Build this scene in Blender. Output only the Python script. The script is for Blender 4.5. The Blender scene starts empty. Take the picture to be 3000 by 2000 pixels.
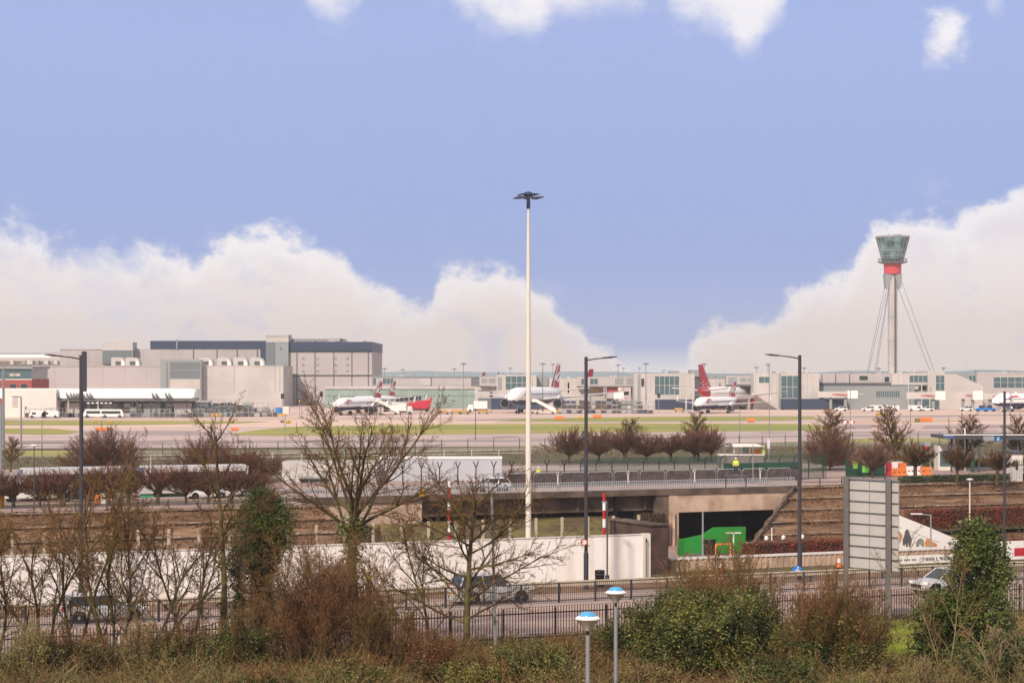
HAZE=0.00015
import bpy, math, random
from mathutils import Vector, Matrix, noise
R=math.radians
F=6300.0; HZ=1096.0; CZ=13.0          # camera: focal length and horizon in photo pixels, height in metres
col=bpy.context.scene.collection
V=Vector
def gd(py,z=0): return (CZ-z)*F/(py-HZ)
def G(px,py,z=0):
    Y=gd(py,z); return V(((px-1500)*Y/F,Y,z))
def P(px,py,Y): return V(((px-1500)*Y/F,Y,CZ-(py-HZ)*Y/F))
TH=R(24); CT,ST=math.cos(TH),math.sin(TH)
def UV(u,v,z=0): return V((u*CT-v*ST,u*ST+v*CT,z))   # road frame: u along the road, v across it
def A(px,v,z=0):                                     # point of the line v=const seen in column px
    k=(px-1500)/F; Y=v/(CT-k*ST); return V((k*Y,Y,z))
def uof(p): return p.x*CT+p.y*ST
def vof(p): return -p.x*ST+p.y*CT
def lin(c):
    c/=255.0
    return c/12.92 if c<=.04045 else ((c+.055)/1.055)**2.4
def hx(h):
    h=h.lstrip('#'); return tuple(lin(int(h[i:i+2],16)) for i in (0,2,4))
# ---------------------------------------------------------------- materials
MATS={}
def mat(name,c,rough=.75,var=.12,scale=1.5,metal=0,spec=.3,island=0,c2=None,sc2=.3,bump=0,stretch=None,emit=0,alpha=1,trans=0):
    if name in MATS: return MATS[name]
    if isinstance(c,str): c=hx(c)
    if isinstance(c2,str): c2=hx(c2)
    if name.startswith(('twig_','leaf_','bark_')): c=tuple(x*.90 for x in c); c2=tuple(x*1.12 for x in c2) if c2 else None
    m=bpy.data.materials.new(name); m.use_nodes=True; nt=m.node_tree; N=nt.nodes; L=nt.links
    b=N['Principled BSDF']; b.inputs['Roughness'].default_value=rough; b.inputs['Metallic'].default_value=metal
    b.inputs['Specular IOR Level'].default_value=spec
    tc=N.new('ShaderNodeTexCoord'); vec=tc.outputs['Object']
    if stretch:
        mp=N.new('ShaderNodeMapping'); mp.inputs['Scale'].default_value=stretch; L.new(vec,mp.inputs['Vector']); vec=mp.outputs['Vector']
    n=N.new('ShaderNodeTexNoise'); n.inputs['Scale'].default_value=scale; n.inputs['Detail'].default_value=5; L.new(vec,n.inputs['Vector'])
    mr=N.new('ShaderNodeMapRange'); mr.inputs['From Min'].default_value=.3; mr.inputs['From Max'].default_value=.7
    mr.inputs['To Min'].default_value=1-var; mr.inputs['To Max'].default_value=1+var; L.new(n.outputs['Fac'],mr.inputs['Value'])
    base=None
    if c2:
        n2=N.new('ShaderNodeTexNoise'); n2.inputs['Scale'].default_value=sc2; n2.inputs['Detail'].default_value=4; L.new(vec,n2.inputs['Vector'])
        r2=N.new('ShaderNodeMapRange'); r2.inputs['From Min'].default_value=.42; r2.inputs['From Max'].default_value=.58; L.new(n2.outputs['Fac'],r2.inputs['Value'])
        mx=N.new('ShaderNodeMix'); mx.data_type='RGBA'; mx.inputs['A'].default_value=(*c,1); mx.inputs['B'].default_value=(*c2,1)
        fac=r2.outputs['Result']
        if island:
            g=N.new('ShaderNodeNewGeometry'); a=N.new('ShaderNodeMath'); a.operation='MULTIPLY_ADD'; a.inputs[1].default_value=.7; a.inputs[2].default_value=-.35
            L.new(g.outputs['Random Per Island'],a.inputs[0]); ad=N.new('ShaderNodeMath'); ad.operation='ADD'; ad.use_clamp=True
            L.new(a.outputs[0],ad.inputs[0]); L.new(fac,ad.inputs[1]); fac=ad.outputs[0]
        L.new(fac,mx.inputs['Factor']); base=mx.outputs['Result']
    v=N.new('ShaderNodeVectorMath'); v.operation='SCALE'; L.new(mr.outputs['Result'],v.inputs['Scale'])
    if base: L.new(base,v.inputs[0])
    else: v.inputs[0].default_value=c
    L.new(v.outputs['Vector'],b.inputs['Base Color'])
    if bump:
        bp=N.new('ShaderNodeBump'); bp.inputs['Strength'].default_value=bump; bp.inputs['Distance'].default_value=.05; L.new(n.outputs['Fac'],bp.inputs['Height']); L.new(bp.outputs['Normal'],b.inputs['Normal'])
    if alpha<1: b.inputs['Alpha'].default_value=alpha
    MATS[name]=m; return m
# ---------------------------------------------------------------- mesh builder
class MB:
    def __init__(s): s.v=[]; s.f=[]; s.m=[]; s.mi=0
    def face(s,idx): s.f.append(idx); s.m.append(s.mi)
    def poly(s,pts):
        b=len(s.v); s.v+=[tuple(p) for p in pts]; s.face(tuple(range(b,b+len(pts)))); return s
    def hexa(s,lo,hi):                      # lo, hi: 4 points each (bottom ring ccw, top ring ccw)
        b=len(s.v); s.v+=[tuple(p) for p in lo]+[tuple(p) for p in hi]
        for q in ((3,2,1,0),(4,5,6,7),(0,1,5,4),(1,2,6,5),(2,3,7,6),(3,0,4,7)): s.face(tuple(b+i for i in q))
        return s
    def box(s,x0,x1,y0,y1,z0,z1):
        return s.hexa([(x0,y0,z0),(x1,y0,z0),(x1,y1,z0),(x0,y1,z0)],[(x0,y0,z1),(x1,y0,z1),(x1,y1,z1),(x0,y1,z1)])
    def cbox(s,c,sx,sy,sz,rz=0,rx=0,ry=0):       # centred, rotated box
        M=Matrix.Rotation(rz,3,'Z')@Matrix.Rotation(ry,3,'Y')@Matrix.Rotation(rx,3,'X'); c=V(c)
        q=lambda x,y,z: c+M@V((x*sx/2,y*sy/2,z*sz/2))
        return s.hexa([q(-1,-1,-1),q(1,-1,-1),q(1,1,-1),q(-1,1,-1)],[q(-1,-1,1),q(1,-1,1),q(1,1,1),q(-1,1,1)])
    def beam(s,a,b,w,h,off=0):               # box along a->b (horizontal or inclined), width w across, height h
        a=V(a); b=V(b); d=(b-a).normalized(); sd=d.cross(V((0,0,1)))
        if sd.length<1e-4: sd=V((1,0,0))
        sd.normalize(); up=sd.cross(d); o=lambda p,i,j: p+sd*(w/2*i+off)+up*(h/2*j)
        return s.hexa([o(a,-1,-1),o(b,-1,-1),o(b,1,-1),o(a,1,-1)],[o(a,-1,1),o(b,-1,1),o(b,1,1),o(a,1,1)])
    def wall(s,a,b,z0,z1,t):                 # vertical wall between ground points
        a=V((a[0],a[1],0)); b=V((b[0],b[1],0)); d=(b-a).normalized(); n=V((-d.y,d.x,0))*t
        q=[a,b,b+n,a+n]; return s.hexa([(p.x,p.y,z0) for p in q],[(p.x,p.y,z1) for p in q])
    def tube(s,pts,rad,k=6,cap=True):
        if not hasattr(rad,'__len__'): rad=[rad]*len(pts)
        b=len(s.v); n=len(pts); d0=(V(pts[-1])-V(pts[0]))
        if d0.length<1e-9: return s
        d0.normalize(); ref=V((0,0,1)) if abs(d0.z)<.9 else V((1,0,0))
        x=d0.cross(ref).normalized(); y=d0.cross(x)
        cs=[(math.cos(2*math.pi*i/k),math.sin(2*math.pi*i/k)) for i in range(k)]
        for p,r in zip(pts,rad):
            px,py,pz=p
            for c,sn in cs: s.v.append((px+(x.x*c+y.x*sn)*r,py+(x.y*c+y.y*sn)*r,pz+(x.z*c+y.z*sn)*r))
        for i in range(n-1):
            o=b+i*k
            for j in range(k):
                j2=(j+1)%k; s.face((o+j,o+j2,o+k+j2,o+k+j))
        if cap: s.face(tuple(range(b+k-1,b-1,-1))); s.face(tuple(range(b+(n-1)*k,b+n*k)))
        return s
    def lathe(s,prof,c=(0,0,0),n=20,ax='Z'):  # prof: (r,z)
        b=len(s.v); c=V(c)
        for r,z in prof:
            for i in range(n):
                a=2*math.pi*i/n; x,y=r*math.cos(a),r*math.sin(a)
                p=V((x,y,z)) if ax=='Z' else (V((z,x,y)) if ax=='X' else V((x,z,y)))
                s.v.append(tuple(c+p))
        m=len(prof)
        for i in range(m-1):
            for j in range(n):
                j2=(j+1)%n; s.face((b+i*n+j,b+i*n+j2,b+(i+1)*n+j2,b+(i+1)*n+j))
        s.face(tuple(range(b+n-1,b-1,-1))); s.face(tuple(range(b+(m-1)*n,b+m*n))); return s
    def prism(s,pts,t,plane='XZ',o=(0,0,0)):  # 2-D outline extruded by thickness t
        o=V(o); f=(lambda a,b,c: o+V((a,c,b))) if plane=='XZ' else ((lambda a,b,c:o+V((c,a,b))) if plane=='YZ' else (lambda a,b,c:o+V((a,b,c))))
        n=len(pts); b=len(s.v)
        for c in (-t/2,t/2): s.v+=[tuple(f(x,y,c)) for x,y in pts]
        s.face(tuple(range(b,b+n))); s.face(tuple(range(b+2*n-1,b+n-1,-1)))
        for i in range(n):
            j=(i+1)%n; s.face((b+j,b+i,b+n+i,b+n+j))
        return s
    def ring(s,rings,close=True,cap=True):     # loft of equal-size rings
        b=len(s.v); k=len(rings[0])
        for r in rings: s.v+=[tuple(p) for p in r]
        for i in range(len(rings)-1):
            for j in range(k if close else k-1):
                j2=(j+1)%k; s.face((b+i*k+j,b+i*k+j2,b+(i+1)*k+j2,b+(i+1)*k+j))
        if cap and close: s.face(tuple(range(b+k-1,b-1,-1))); e=b+(len(rings)-1)*k; s.face(tuple(range(e,e+k)))
        return s
    def build(s,name,m,parent=None,smooth=False,label=None,bev=0):
        me=bpy.data.meshes.new(name); vs=s.v
        off=None
        if parent:
            q=parent; off=V((0,0,0))
            while q: off+=q.location; q=q.parent
            if off.length>1e-6: ox,oy,oz=off; vs=[(x-ox,y-oy,z-oz) for x,y,z in vs]
        me.from_pydata(vs,[],s.f)
        ms=m if isinstance(m,(list,tuple)) else [m]
        for q in ms: me.materials.append(q)
        if len(ms)>1: me.polygons.foreach_set('material_index',s.m)
        if smooth:
            me.polygons.foreach_set('use_smooth',[True]*len(me.polygons))
            if smooth!=True: me.set_sharp_from_angle(angle=R(smooth))
        me.update(); o=bpy.data.objects.new(name,me); col.objects.link(o)
        if parent: o.parent=parent
        if label: o['label']=label
        if bev:
            bm=o.modifiers.new('bevel','BEVEL'); bm.width=bev; bm.segments=2; bm.limit_method='ANGLE'
        return o
def tag(o,label,cat,group=None,kind=None):
    if label: o['label']=label
    if cat: o['category']=cat
    if group: o['group']=group
    if kind: o['kind']=kind
    return o
def thing(name,label,cat,loc=(0,0,0),group=None,rz=0):
    o=bpy.data.objects.new(name,None); col.objects.link(o); o.empty_display_size=.3
    o.location=loc; o.rotation_euler=(0,0,rz); return tag(o,label,cat,group)
def kids(o): return [c for c in bpy.data.objects if c.parent==o]
_K={}
def tree_copy(src,label,loc,rz=0,sc=1,group=None):       # copies a thing, its parts and sub-parts
    if src.name not in _K: _K[src.name]=[(c,kids(c)) for c in kids(src)]
    o=src.copy(); col.objects.link(o); o.location=loc; o.rotation_euler=(0,0,rz); o['label']=label
    o.scale=(sc,sc,sc) if not hasattr(sc,'__len__') else sc
    if group: o['group']=group
    for c,gs in _K[src.name]:
        d=c.copy(); col.objects.link(d); d.parent=o
        for g in gs:
            e=g.copy(); col.objects.link(e); e.parent=d
    return o
def struct(o): o['kind']='structure'; return o
# ---------------------------------------------------------------- palette
M=dict(
 asphalt=mat('asphalt','#98807a',.9,.12,.9,c2='#ad9488',sc2=.18,stretch=(.5,1,1)),
 paving=mat('paving','#a5948c',.9,.08,.4),
 concrete=mat('concrete','#bda48f',.85,.12,.8,c2='#a48c7a',sc2=.5),
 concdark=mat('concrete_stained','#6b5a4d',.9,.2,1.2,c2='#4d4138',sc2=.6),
 brick=mat('brick','#5b4540',.9,.2,3,c2='#473733',sc2=1.5),
 airconc=mat('airfield_concrete','#d8bba8',.9,.06,.08,c2='#c3aaa0',sc2=.015,stretch=(.2,1,1)),
 runway=mat('runway_asphalt','#c2aaa2',.9,.07,.1,c2='#b59e98',sc2=.02,stretch=(.15,1,1)),
 dark_rw=mat('runway_worn','#a38f8a',.9,.06,.1,stretch=(.15,1,1)),
 grass=mat('grass','#a1964f',.95,.14,.15,c2='#8b8d45',sc2=.03,stretch=(.3,1,1)),
 grassn=mat('verge_soil','#6b6238',.95,.25,2,c2='#64512f',sc2=.5),
 earth=mat('earth','#5d4f3b',.95,.25,.8,c2='#54552f',sc2=.25),
 bank=mat('bank_earth','#86684f',.95,.35,1.3,c2='#634a36',sc2=.5,stretch=(.35,.35,5)),
 white=mat('white_paint','#e8e2dc',.5,.03,.5),
 offwhite=mat('offwhite','#d6cec6',.6,.05,.4),
 hoard=mat('hoarding_white','#f0e9e4',.6,.05,1.2,stretch=(1.5,1.5,.25),c2='#e4dbd3',sc2=.8),
 line=mat('line_paint','#d8cdc6',.8,.1,2),
 yellow=mat('yellow_paint','#d8a51c',.6,.08,1),
 orange=mat('orange_plastic','#e27a3c',.5,.08,1),
 red=mat('red_paint','#b02228',.5,.08,1),
 redf=mat('aircraft_red','#b8303f',.35,.04,1),
 crimson=mat('crimson','#7a1c2c',.4,.05,1),
 navy=mat('navy_paint','#1e2a55',.35,.05,1),
 acwhite=mat('aircraft_white','#f4f1ee',.3,.02,.3),
 silver=mat('silver_metal','#a8a8aa',.35,.05,1,metal=.6),
 galv=mat('galvanised','#8f9294',.5,.1,2,metal=.3),
 galvl=mat('rail_light_grey','#a9adb0',.5,.08,2,metal=.1),
 galvdark=mat('dark_metal','#4c4d50',.5,.1,2,metal=.2),
 black=mat('black_paint_and_void','#1c1b1d',.5,.1,2),
 pale=mat('black_brown_fence','#3c302d',.6,.1,2),
 lamp=mat('lamp_post_grey','#45444a',.45,.08,2,metal=.3),
 mast=mat('mast_cream','#d6cec2',.6,.06,.6),
 blue=mat('sign_blue','#2278c8',.4,.03,1),
 glass=mat('dark_glass','#2b3338',.12,.05,1,spec=.6),
 glassb=mat('teal_glass','#4a6468',.15,.15,.15,spec=.6),
 glassg=mat('green_glass','#8a9f95',.2,.15,.12,spec=.5),
 rubber=mat('rubber','#151515',.8,.05,2),
 green=mat('green_board','#2a8a35',.5,.05,1),
 dgreen=mat('dark_green_mesh','#27493b',.7,.15,1),
 clad=mat('cladding_beige','#b3aaa9',.7,.03,.1,c2='#a7a09f',sc2=.03),
 cladl=mat('cladding_light','#bfb9b4',.7,.05,.1,c2='#b3ada8',sc2=.08),
 cladg=mat('cladding_grey','#8b9090',.6,.04,.1),
 cladd=mat('louvre_grey','#6d7376',.6,.06,.2),
 navyb=mat('navy_band','#353f55',.5,.05,.1),
 joint=mat('joint_dark','#55565a',.7,.05,.5),
 roofg=mat('roof_grey','#8f8f90',.7,.06,.1),
 redbr=mat('red_brick','#9c4a40',.85,.12,.3),
 hiviz=mat('hi_vis_yellow','#cfdc3c',.6,.05,2),
 skin=mat('skin','#b98a70',.6,.03,3),
 dtrous=mat('work_trousers','#2c4038',.8,.05,3),
 hill=mat('hill_woods_hazed','#8a9a9c',.95,.15,.003),  # distance haze mixed into the colour, paler and bluer than woods
 cream=mat('cream_concrete_post','#b8aa92',.8,.12,2),
 tbark=mat('bark_grey_brown','#4d3c2c',.9,.25,2.5,c2='#5c5530',sc2=1.2,bump=.3),
 twig=mat('twig_brown','#5c3e28',.9,.25,1.5,c2='#604a2a',sc2=.5,island=1),
 twigr=mat('twig_red','#6f4a3c',.9,.2,1.2,c2='#5f4636',sc2=.35,island=1),
 twigr2=mat('twig_russet','#70492e',.9,.25,1.2,c2='#674f30',sc2=.45,island=1),
 twigp=mat('twig_pale','#8c7658',.9,.2,1.2,c2='#7a6a42',sc2=.5,island=1),
 twigo=mat('twig_olive','#66522c',.9,.25,1.2,c2='#735032',sc2=.5,island=1),
 leafg=mat('leaf_green','#525a24',.55,.25,1.2,c2='#757437',sc2=.6,island=1,spec=.4),
 leafd=mat('leaf_dark','#35431a',.5,.25,1.2,c2='#586028',sc2=.6,island=1,spec=.4),
 leafi=mat('leaf_ivy','#384819',.45,.25,1.5,c2='#5e6828',sc2=.7,island=1,spec=.45),
 leafb=mat('leaf_brown','#70492f',.8,.25,1.2,c2='#76583a',sc2=.5,island=1),
 leafy=mat('leaf_olive','#6a7230',.7,.25,1.2,c2='#7e6c3c',sc2=.5,island=1),
 hedge=mat('hedge_russet','#7a3d2c',.9,.3,1.0,c2='#5a4234',sc2=.6,island=1),
)
# ================================================================ SETTING: ground
def ground():
    m=MB(); BIG=14000
    q=lambda pts: m.poly(pts)
    u0,u1=-400,600
    N1,ZB=131,-6.2
    def strip(ua,ub,va,vb,za=0,zb=0): q([UV(ua,va,za),UV(ub,va,za),UV(ub,vb,zb),UV(ua,vb,zb)])
    m.mi=0
    strip(-BIG,BIG,-300,N1)
    strip(-BIG,u0,N1,214); strip(u1,BIG,N1,214)
    strip(-BIG,BIG,226,BIG)
    strip(-BIG,70,214,226); strip(131,BIG,214,226)
    strip(u0,70,203,214)
    # cutting
    m.mi=1
    q([UV(u0,N1,ZB),UV(u1,N1,ZB),UV(u1,N1,0),UV(u0,N1,0)])
    strip(u0,70,N1,180,ZB,ZB); strip(70,110,N1,214,ZB,ZB); 
    q([UV(110,N1,ZB),UV(u1,N1,ZB),UV(u1,192,ZB),UV(110,192,ZB)])
    q([UV(110,192,ZB),UV(131,192,ZB),UV(131,214,ZB-.1),UV(110,214,ZB-.1)])
    # banks (stepped in terraces)
    m.mi=2
    n=6
    for i in range(n):
        v0=180+(203-180)*i/n; v1=180+(203-180)*(i+1)/n; z0=ZB*(1-i/n); z1=ZB*(1-(i+1)/n)
        strip(u0,70,v0,v1-.5,z0,z1-.35); strip(u0,70,v1-.5,v1,z1-.35,z1)
    q([UV(70,180,ZB),UV(70,203,0),UV(70,214,0),UV(70,214,ZB)])
    for i in range(n):
        t0,t1=i/n,(i+1)/n
        ul=lambda t:110.4+(130.6-110.4)*t
        v0=192+22*t0; v1=192+22*t1; z0=ZB*(1-t0); z1=ZB*(1-t1)
        q([UV(ul(t0),v0,z0),UV(u1,v0,z0),UV(u1,v1-.4,z1-.4),UV(ul(t1)-.3,v1-.4,z1-.4)])
        q([UV(ul(t1)-.3,v1-.4,z1-.4),UV(u1,v1-.4,z1-.4),UV(u1,v1,z1),UV(ul(t1),v1,z1)])
    # bank under the bridge
    m.mi=4
    q([UV(70,202,ZB),UV(108,202,ZB),UV(108,213.3,-2.9),UV(70,213.3,-2.9)])
    q([UV(70,213.3,-2.9),UV(108,213.3,-2.9),UV(108,226,-2.7),UV(70,226,-2.7)])
    q([UV(108,202,ZB),UV(108,226,ZB),UV(108,226,-2.7),UV(108,213.3,-2.9)]); m.mi=2
    q([UV(70,226,-2.7),UV(108,226,-2.7),UV(108,226,0),UV(70,226,0)])
    m.mi=3  # black faces: darkness of the underpass void put into the colour
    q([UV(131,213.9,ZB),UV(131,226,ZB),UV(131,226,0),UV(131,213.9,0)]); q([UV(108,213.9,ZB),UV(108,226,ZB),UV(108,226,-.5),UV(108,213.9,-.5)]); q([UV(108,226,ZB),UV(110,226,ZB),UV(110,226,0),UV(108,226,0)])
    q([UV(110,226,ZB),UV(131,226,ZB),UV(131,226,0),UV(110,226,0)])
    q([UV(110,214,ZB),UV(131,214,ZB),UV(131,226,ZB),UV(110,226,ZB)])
    return struct(m.build('ground',[M['earth'],M['asphalt'],M['bank'],M['black'],mat('bank_olive','#6a6036',.95,.3,.9,c2='#5a4a32',sc2=.35)]))
ground()
def sheet(name,pts,m,z): 
    return struct(MB().poly([(p[0],p[1],z) for p in pts]).build(name,m))
def gp(*pp): return [G(x,y) for x,y in pp]
# near dual carriageway with kerbs and markings
sheet('near_road',[UV(-260,97.5),UV(400,97.5),UV(400,109),UV(-260,109)],M['asphalt'],.005)
sheet('far_road',[UV(-260,110.4),UV(400,110.4),UV(400,114),UV(-260,114)],M['asphalt'],.006)
mk=MB(); mk.wall(UV(-260,109),UV(400,109),0,.13,1.4); mk.wall(UV(-260,97.2),UV(400,97.2),0,.13,.28); mk.wall(UV(-260,114),UV(400,114),0,.13,.3)
struct(mk.build('kerb',M['paving']))
mk=MB()
for v in (98,108.6,110.8,113.6): mk.poly([UV(-260,v,.011),UV(400,v,.011),UV(400,v+.14,.011),UV(-260,v+.14,.011)])
for i in range(-40,70):
    mk.poly([UV(i*6,103.2,.011),UV(i*6+2.5,103.2,.011),UV(i*6+2.5,103.34,.011),UV(i*6,103.34,.011)])
struct(mk.build('road_markings',M['line']))
sheet('footway',[UV(-260,114.3),UV(400,114.3),UV(400,120),UV(-260,120)],M['bank'],.02)
# perimeter road across the bridge and the yards behind it
sheet('perimeter_road',[UV(-300,216),UV(70,216),UV(70,226.5),UV(131,226.5),UV(131,216),UV(420,216),UV(420,246),UV(-300,246)],M['asphalt'],.012)
sheet('yard',[UV(-300,246),UV(420,246),UV(420,285),UV(-300,285)],mat('yard_tarmac','#80716a',.9,.15,.25,c2='#6d6058',sc2=.08),.012)
sheet('footpath',[UV(-300,204),UV(69,204),UV(69,213.5),UV(-300,213.5)],M['asphalt'],.012)
sheet('service_road',gp((-900,1400),(3900,1358),(3900,1346),(-900,1382)),M['paving'],.02)
# airfield
sheet('airfield',[V((-1600,372,0)),V((1900,440,0)),V((2600,3500,0)),V((-2600,3500,0))],M['airconc'],.02)
sheet('dirt_strip',gp((-900,1338),(700,1341),(1500,1327),(2600,1304),(3900,1280),(3900,1268),(2600,1285),(1500,1309),(700,1320),(-900,1319)),mat('dull_verge','#8d8066',.95,.15,.4,c2='#807a58',sc2=.05),.04)
sheet('grass_strip',gp((-300,1337),(200,1338),(205,1321),(-300,1321)),M['grass'],.055)
sheet('runway',gp((-900,1318),(1500,1308),(3900,1268),(3900,1254),(2500,1262),(1200,1275),(-900,1277)),M['runway'],.05)
sheet('runway_worn_band',gp((-900,1304),(1500,1296),(3900,1262),(3900,1258),(1500,1288),(-900,1293)),M['dark_rw'],.07)
for k,(pts) in enumerate([((-900,1281.5),(1500,1278),(3000,1259.5),(3000,1258.6),(1500,1277),(-900,1280.3)),((-900,1311),(1500,1299),(3600,1263.5),(3600,1262.4),(1500,1297.5),(-900,1309))]):
    sheet('runway_edge_line',gp(*pts),M['line'],.09)
sheet('taxiway_asphalt',gp((230,1276),(690,1276),(700,1268),(560,1262),(240,1263)),M['dark_rw'],.055)
for pts in [((-400,1245),(300,1245.5),(700,1240),(790,1234.5),(600,1232.5),(-400,1230.5)),
            ((-400,1262),(0,1269),(120,1273),(200,1271),(245,1264),(150,1255.5),(-400,1254)),
            ((675,1275),(820,1277),(1200,1273.5),(2380,1261),(2440,1256),(2420,1246),(2330,1242),(1800,1240),(1200,1243.5),(1000,1247.5),(840,1251),(720,1264)),
            ((1450,1234),(1700,1236),(2300,1231.5),(2400,1227),(2380,1219.5),(2000,1220),(1700,1223.5),(1520,1228)),
            ((2450,1297),(2640,1294),(2800,1292),(2800,1284),(2450,1286))]:
    sheet('grass_strip',gp(*pts),M['grass'],.06)
sheet('taxiway_line',gp((1450,1238.6),(1800,1237.8),(2400,1233),(2400,1231.8),(1800,1236.5),(1450,1237.4)),M['line'],.08)
sheet('taxiway_line',gp((2440,1239.5),(2860,1233),(2860,1231.8),(2440,1238)),M['yellow'],.08)
sheet('apron_edge_marking',gp((2850,1234),(2878,1249),(2872,1249),(2840,1235)),M['line'],.08)
rgp=random.Random(8)
for pts in [((2445,1256),(2550,1255),(2568,1243),(2458,1244)),((2700,1256),(3300,1248),(3300,1241),(2712,1246)),((1490,1226),(1560,1226),(1420,1232),(1330,1232)),((2400,1224),(3300,1214),(3300,1211),(2400,1220))]: sheet('pavement_patch',gp(*pts),M['dark_rw'],.065)
for i in range(26):
    x=rgp.uniform(-300,3000); y=1300-x*.0125+rgp.uniform(-9,7); L=rgp.uniform(60,260); t=rgp.uniform(.5,1.1)
    sheet('tyre_mark',gp((x,y),(x+L,y-L*.0125),(x+L,y-L*.0125-t),(x,y-t)),M['dark_rw'],.085+i*.002)
for i in range(16):
    x=rgp.uniform(-100,2900); y=rgp.uniform(1203,1228); L=rgp.uniform(60,220); t=rgp.uniform(1.5,4)
    if 1430<x+L and x<2420 and y>1216: continue
    sheet('pavement_patch',gp((x,y),(x+L,y-L*.006),(x+L,y-L*.006-t),(x,y-t)),mat('patch_grey','#b9a49b',.9,.05,.1) if i%2 else mat('patch_light','#dcc4b2',.9,.05,.1),.03+i*.001)
for i,x in enumerate((-20,14,31,52,70,95)):
    sheet('road_patch',[UV(x,99.2+i%3*2.5,.0085),UV(x+4.5,99.2+i%3*2.5,.0085),UV(x+4.5,101+i%3*2.5,.0085),UV(x,101+i%3*2.5,.0085)],M['paving'] if i%2 else mat('tar_patch','#7d6b66',.9,.1,2),.0085)
# hills on the skyline
def hills():
    rng=random.Random(3); m=MB(); D=3200; pts=[]
    n=140
    prof=lambda px: (8+10*max(0,1-abs(px-2520)/190)+6*max(0,1-abs(px-1700)/420)+12*max(0,1-abs(px-2900)/300)+8*max(0,1-abs(px-1240)/260)+2.0*noise.noise(V((px*.012,0,0)))+1.5*noise.noise(V((px*.05,4,0))))
    lo0=[];hi=[];lo1=[]
    for i in range(n+1):
        px=-1500+6000*i/n; h=max(2,prof(px))*D/F+10
        x=(px-1500)*D/F; lo0.append((x,D-300,0)); hi.append((x,D,h)); lo1.append((x,D+500,0))
    b=len(m.v); m.v+=lo0+hi+lo1
    for i in range(n):
        for r in (0,1): m.face((b+r*(n+1)+i,b+r*(n+1)+i+1,b+(r+1)*(n+1)+i+1,b+(r+1)*(n+1)+i))
    struct(m.build('hills',M['hill']))
hills()
# ================================================================ bridge over the cutting
def bridge():
    r=thing('road_bridge','long concrete road bridge with railings crossing the sunken road','bridge',A(1500,214,-6))
    m=MB()
    a,b=UV(69,213.6),UV(131.5,213.6)
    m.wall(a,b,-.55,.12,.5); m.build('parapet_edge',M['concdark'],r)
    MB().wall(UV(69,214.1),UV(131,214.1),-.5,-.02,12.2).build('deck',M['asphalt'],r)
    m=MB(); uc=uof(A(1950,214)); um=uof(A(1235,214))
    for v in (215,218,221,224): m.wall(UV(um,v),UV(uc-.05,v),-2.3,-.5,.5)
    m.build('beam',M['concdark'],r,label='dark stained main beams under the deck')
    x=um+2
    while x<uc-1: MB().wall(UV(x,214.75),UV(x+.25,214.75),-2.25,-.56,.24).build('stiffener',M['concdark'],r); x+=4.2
    # left abutment
    m=MB(); m.wall(UV(69.5,213.9),UV(um,213.9),-3.1,-.55,2)
    for px0,px1 in ((880,1062),(1122,1150),(1238,1262)): m.wall(UV(uof(A(px0,214)),213.95),UV(uof(A(px1,214)),213.95),-6.4,-3.1,1.9)
    m.build('abutment',M['concrete'],r)
    MB().wall(UV(71,216),UV(um,216),-6.4,-.6,.3).build('recess_shade',M['black'],r)  # flat black backing stands for the shade inside the openings
    # right portal frame: columns and lintel round the dark opening
    m=MB(); c0=uof(A(1957,214)); c1=uof(A(1985,214)); e0=uof(A(2212,214))
    m.wall(UV(c0,213.7),UV(c1,213.7),-6.6,-.56,1.2); m.build('column',M['concrete'],r)
    m=MB(); m.wall(UV(c1,213.75),UV(131,213.75),-2.55,-.56,1.1); m.build('lintel',M['concrete'],r)
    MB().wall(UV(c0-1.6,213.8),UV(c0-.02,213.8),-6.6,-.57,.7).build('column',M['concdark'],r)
    MB().beam(UV(c0+.4,213.4,-2.5),UV(c0+.4,213.4,-6.4),.25,.25).build('drainpipe',M['concrete'],r)
    # sloping wing-wall coping
    MB().beam(UV(130.6,213.2,.1),UV(112.0,192.6,-5.6),.3,.22).build('wing_wall_coping',M['concdark'],r)
    # railing
    def rail(v,ua,ub,z0,h,sp,name,mt,thick=.03,par=r):
        m=MB(); x=ua
        while x<ub: m.box(0,0,0,0,0,0) if False else m.cbox(UV(x,v,z0+h/2),thick,thick,h,TH); x+=sp
        m.build(name,mt,par)
    rail(213.85,69,131,.12,.95,.28,'railing_bars',M['galvl'],.06)
    m=MB(); m.beam(UV(69,213.85,1.08),UV(131,213.85,1.08),.08,.07); m.beam(UV(69,213.85,.22),UV(131,213.85,.22),.06,.06); m.build('top_rail',M['galvl'],r)
    m=MB(); m.beam(UV(69,214.3,.72),UV(128,214.3,.72),.05,.2); m.build('guard_beam',M['galv'],r)
    return r
bridge()
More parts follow.
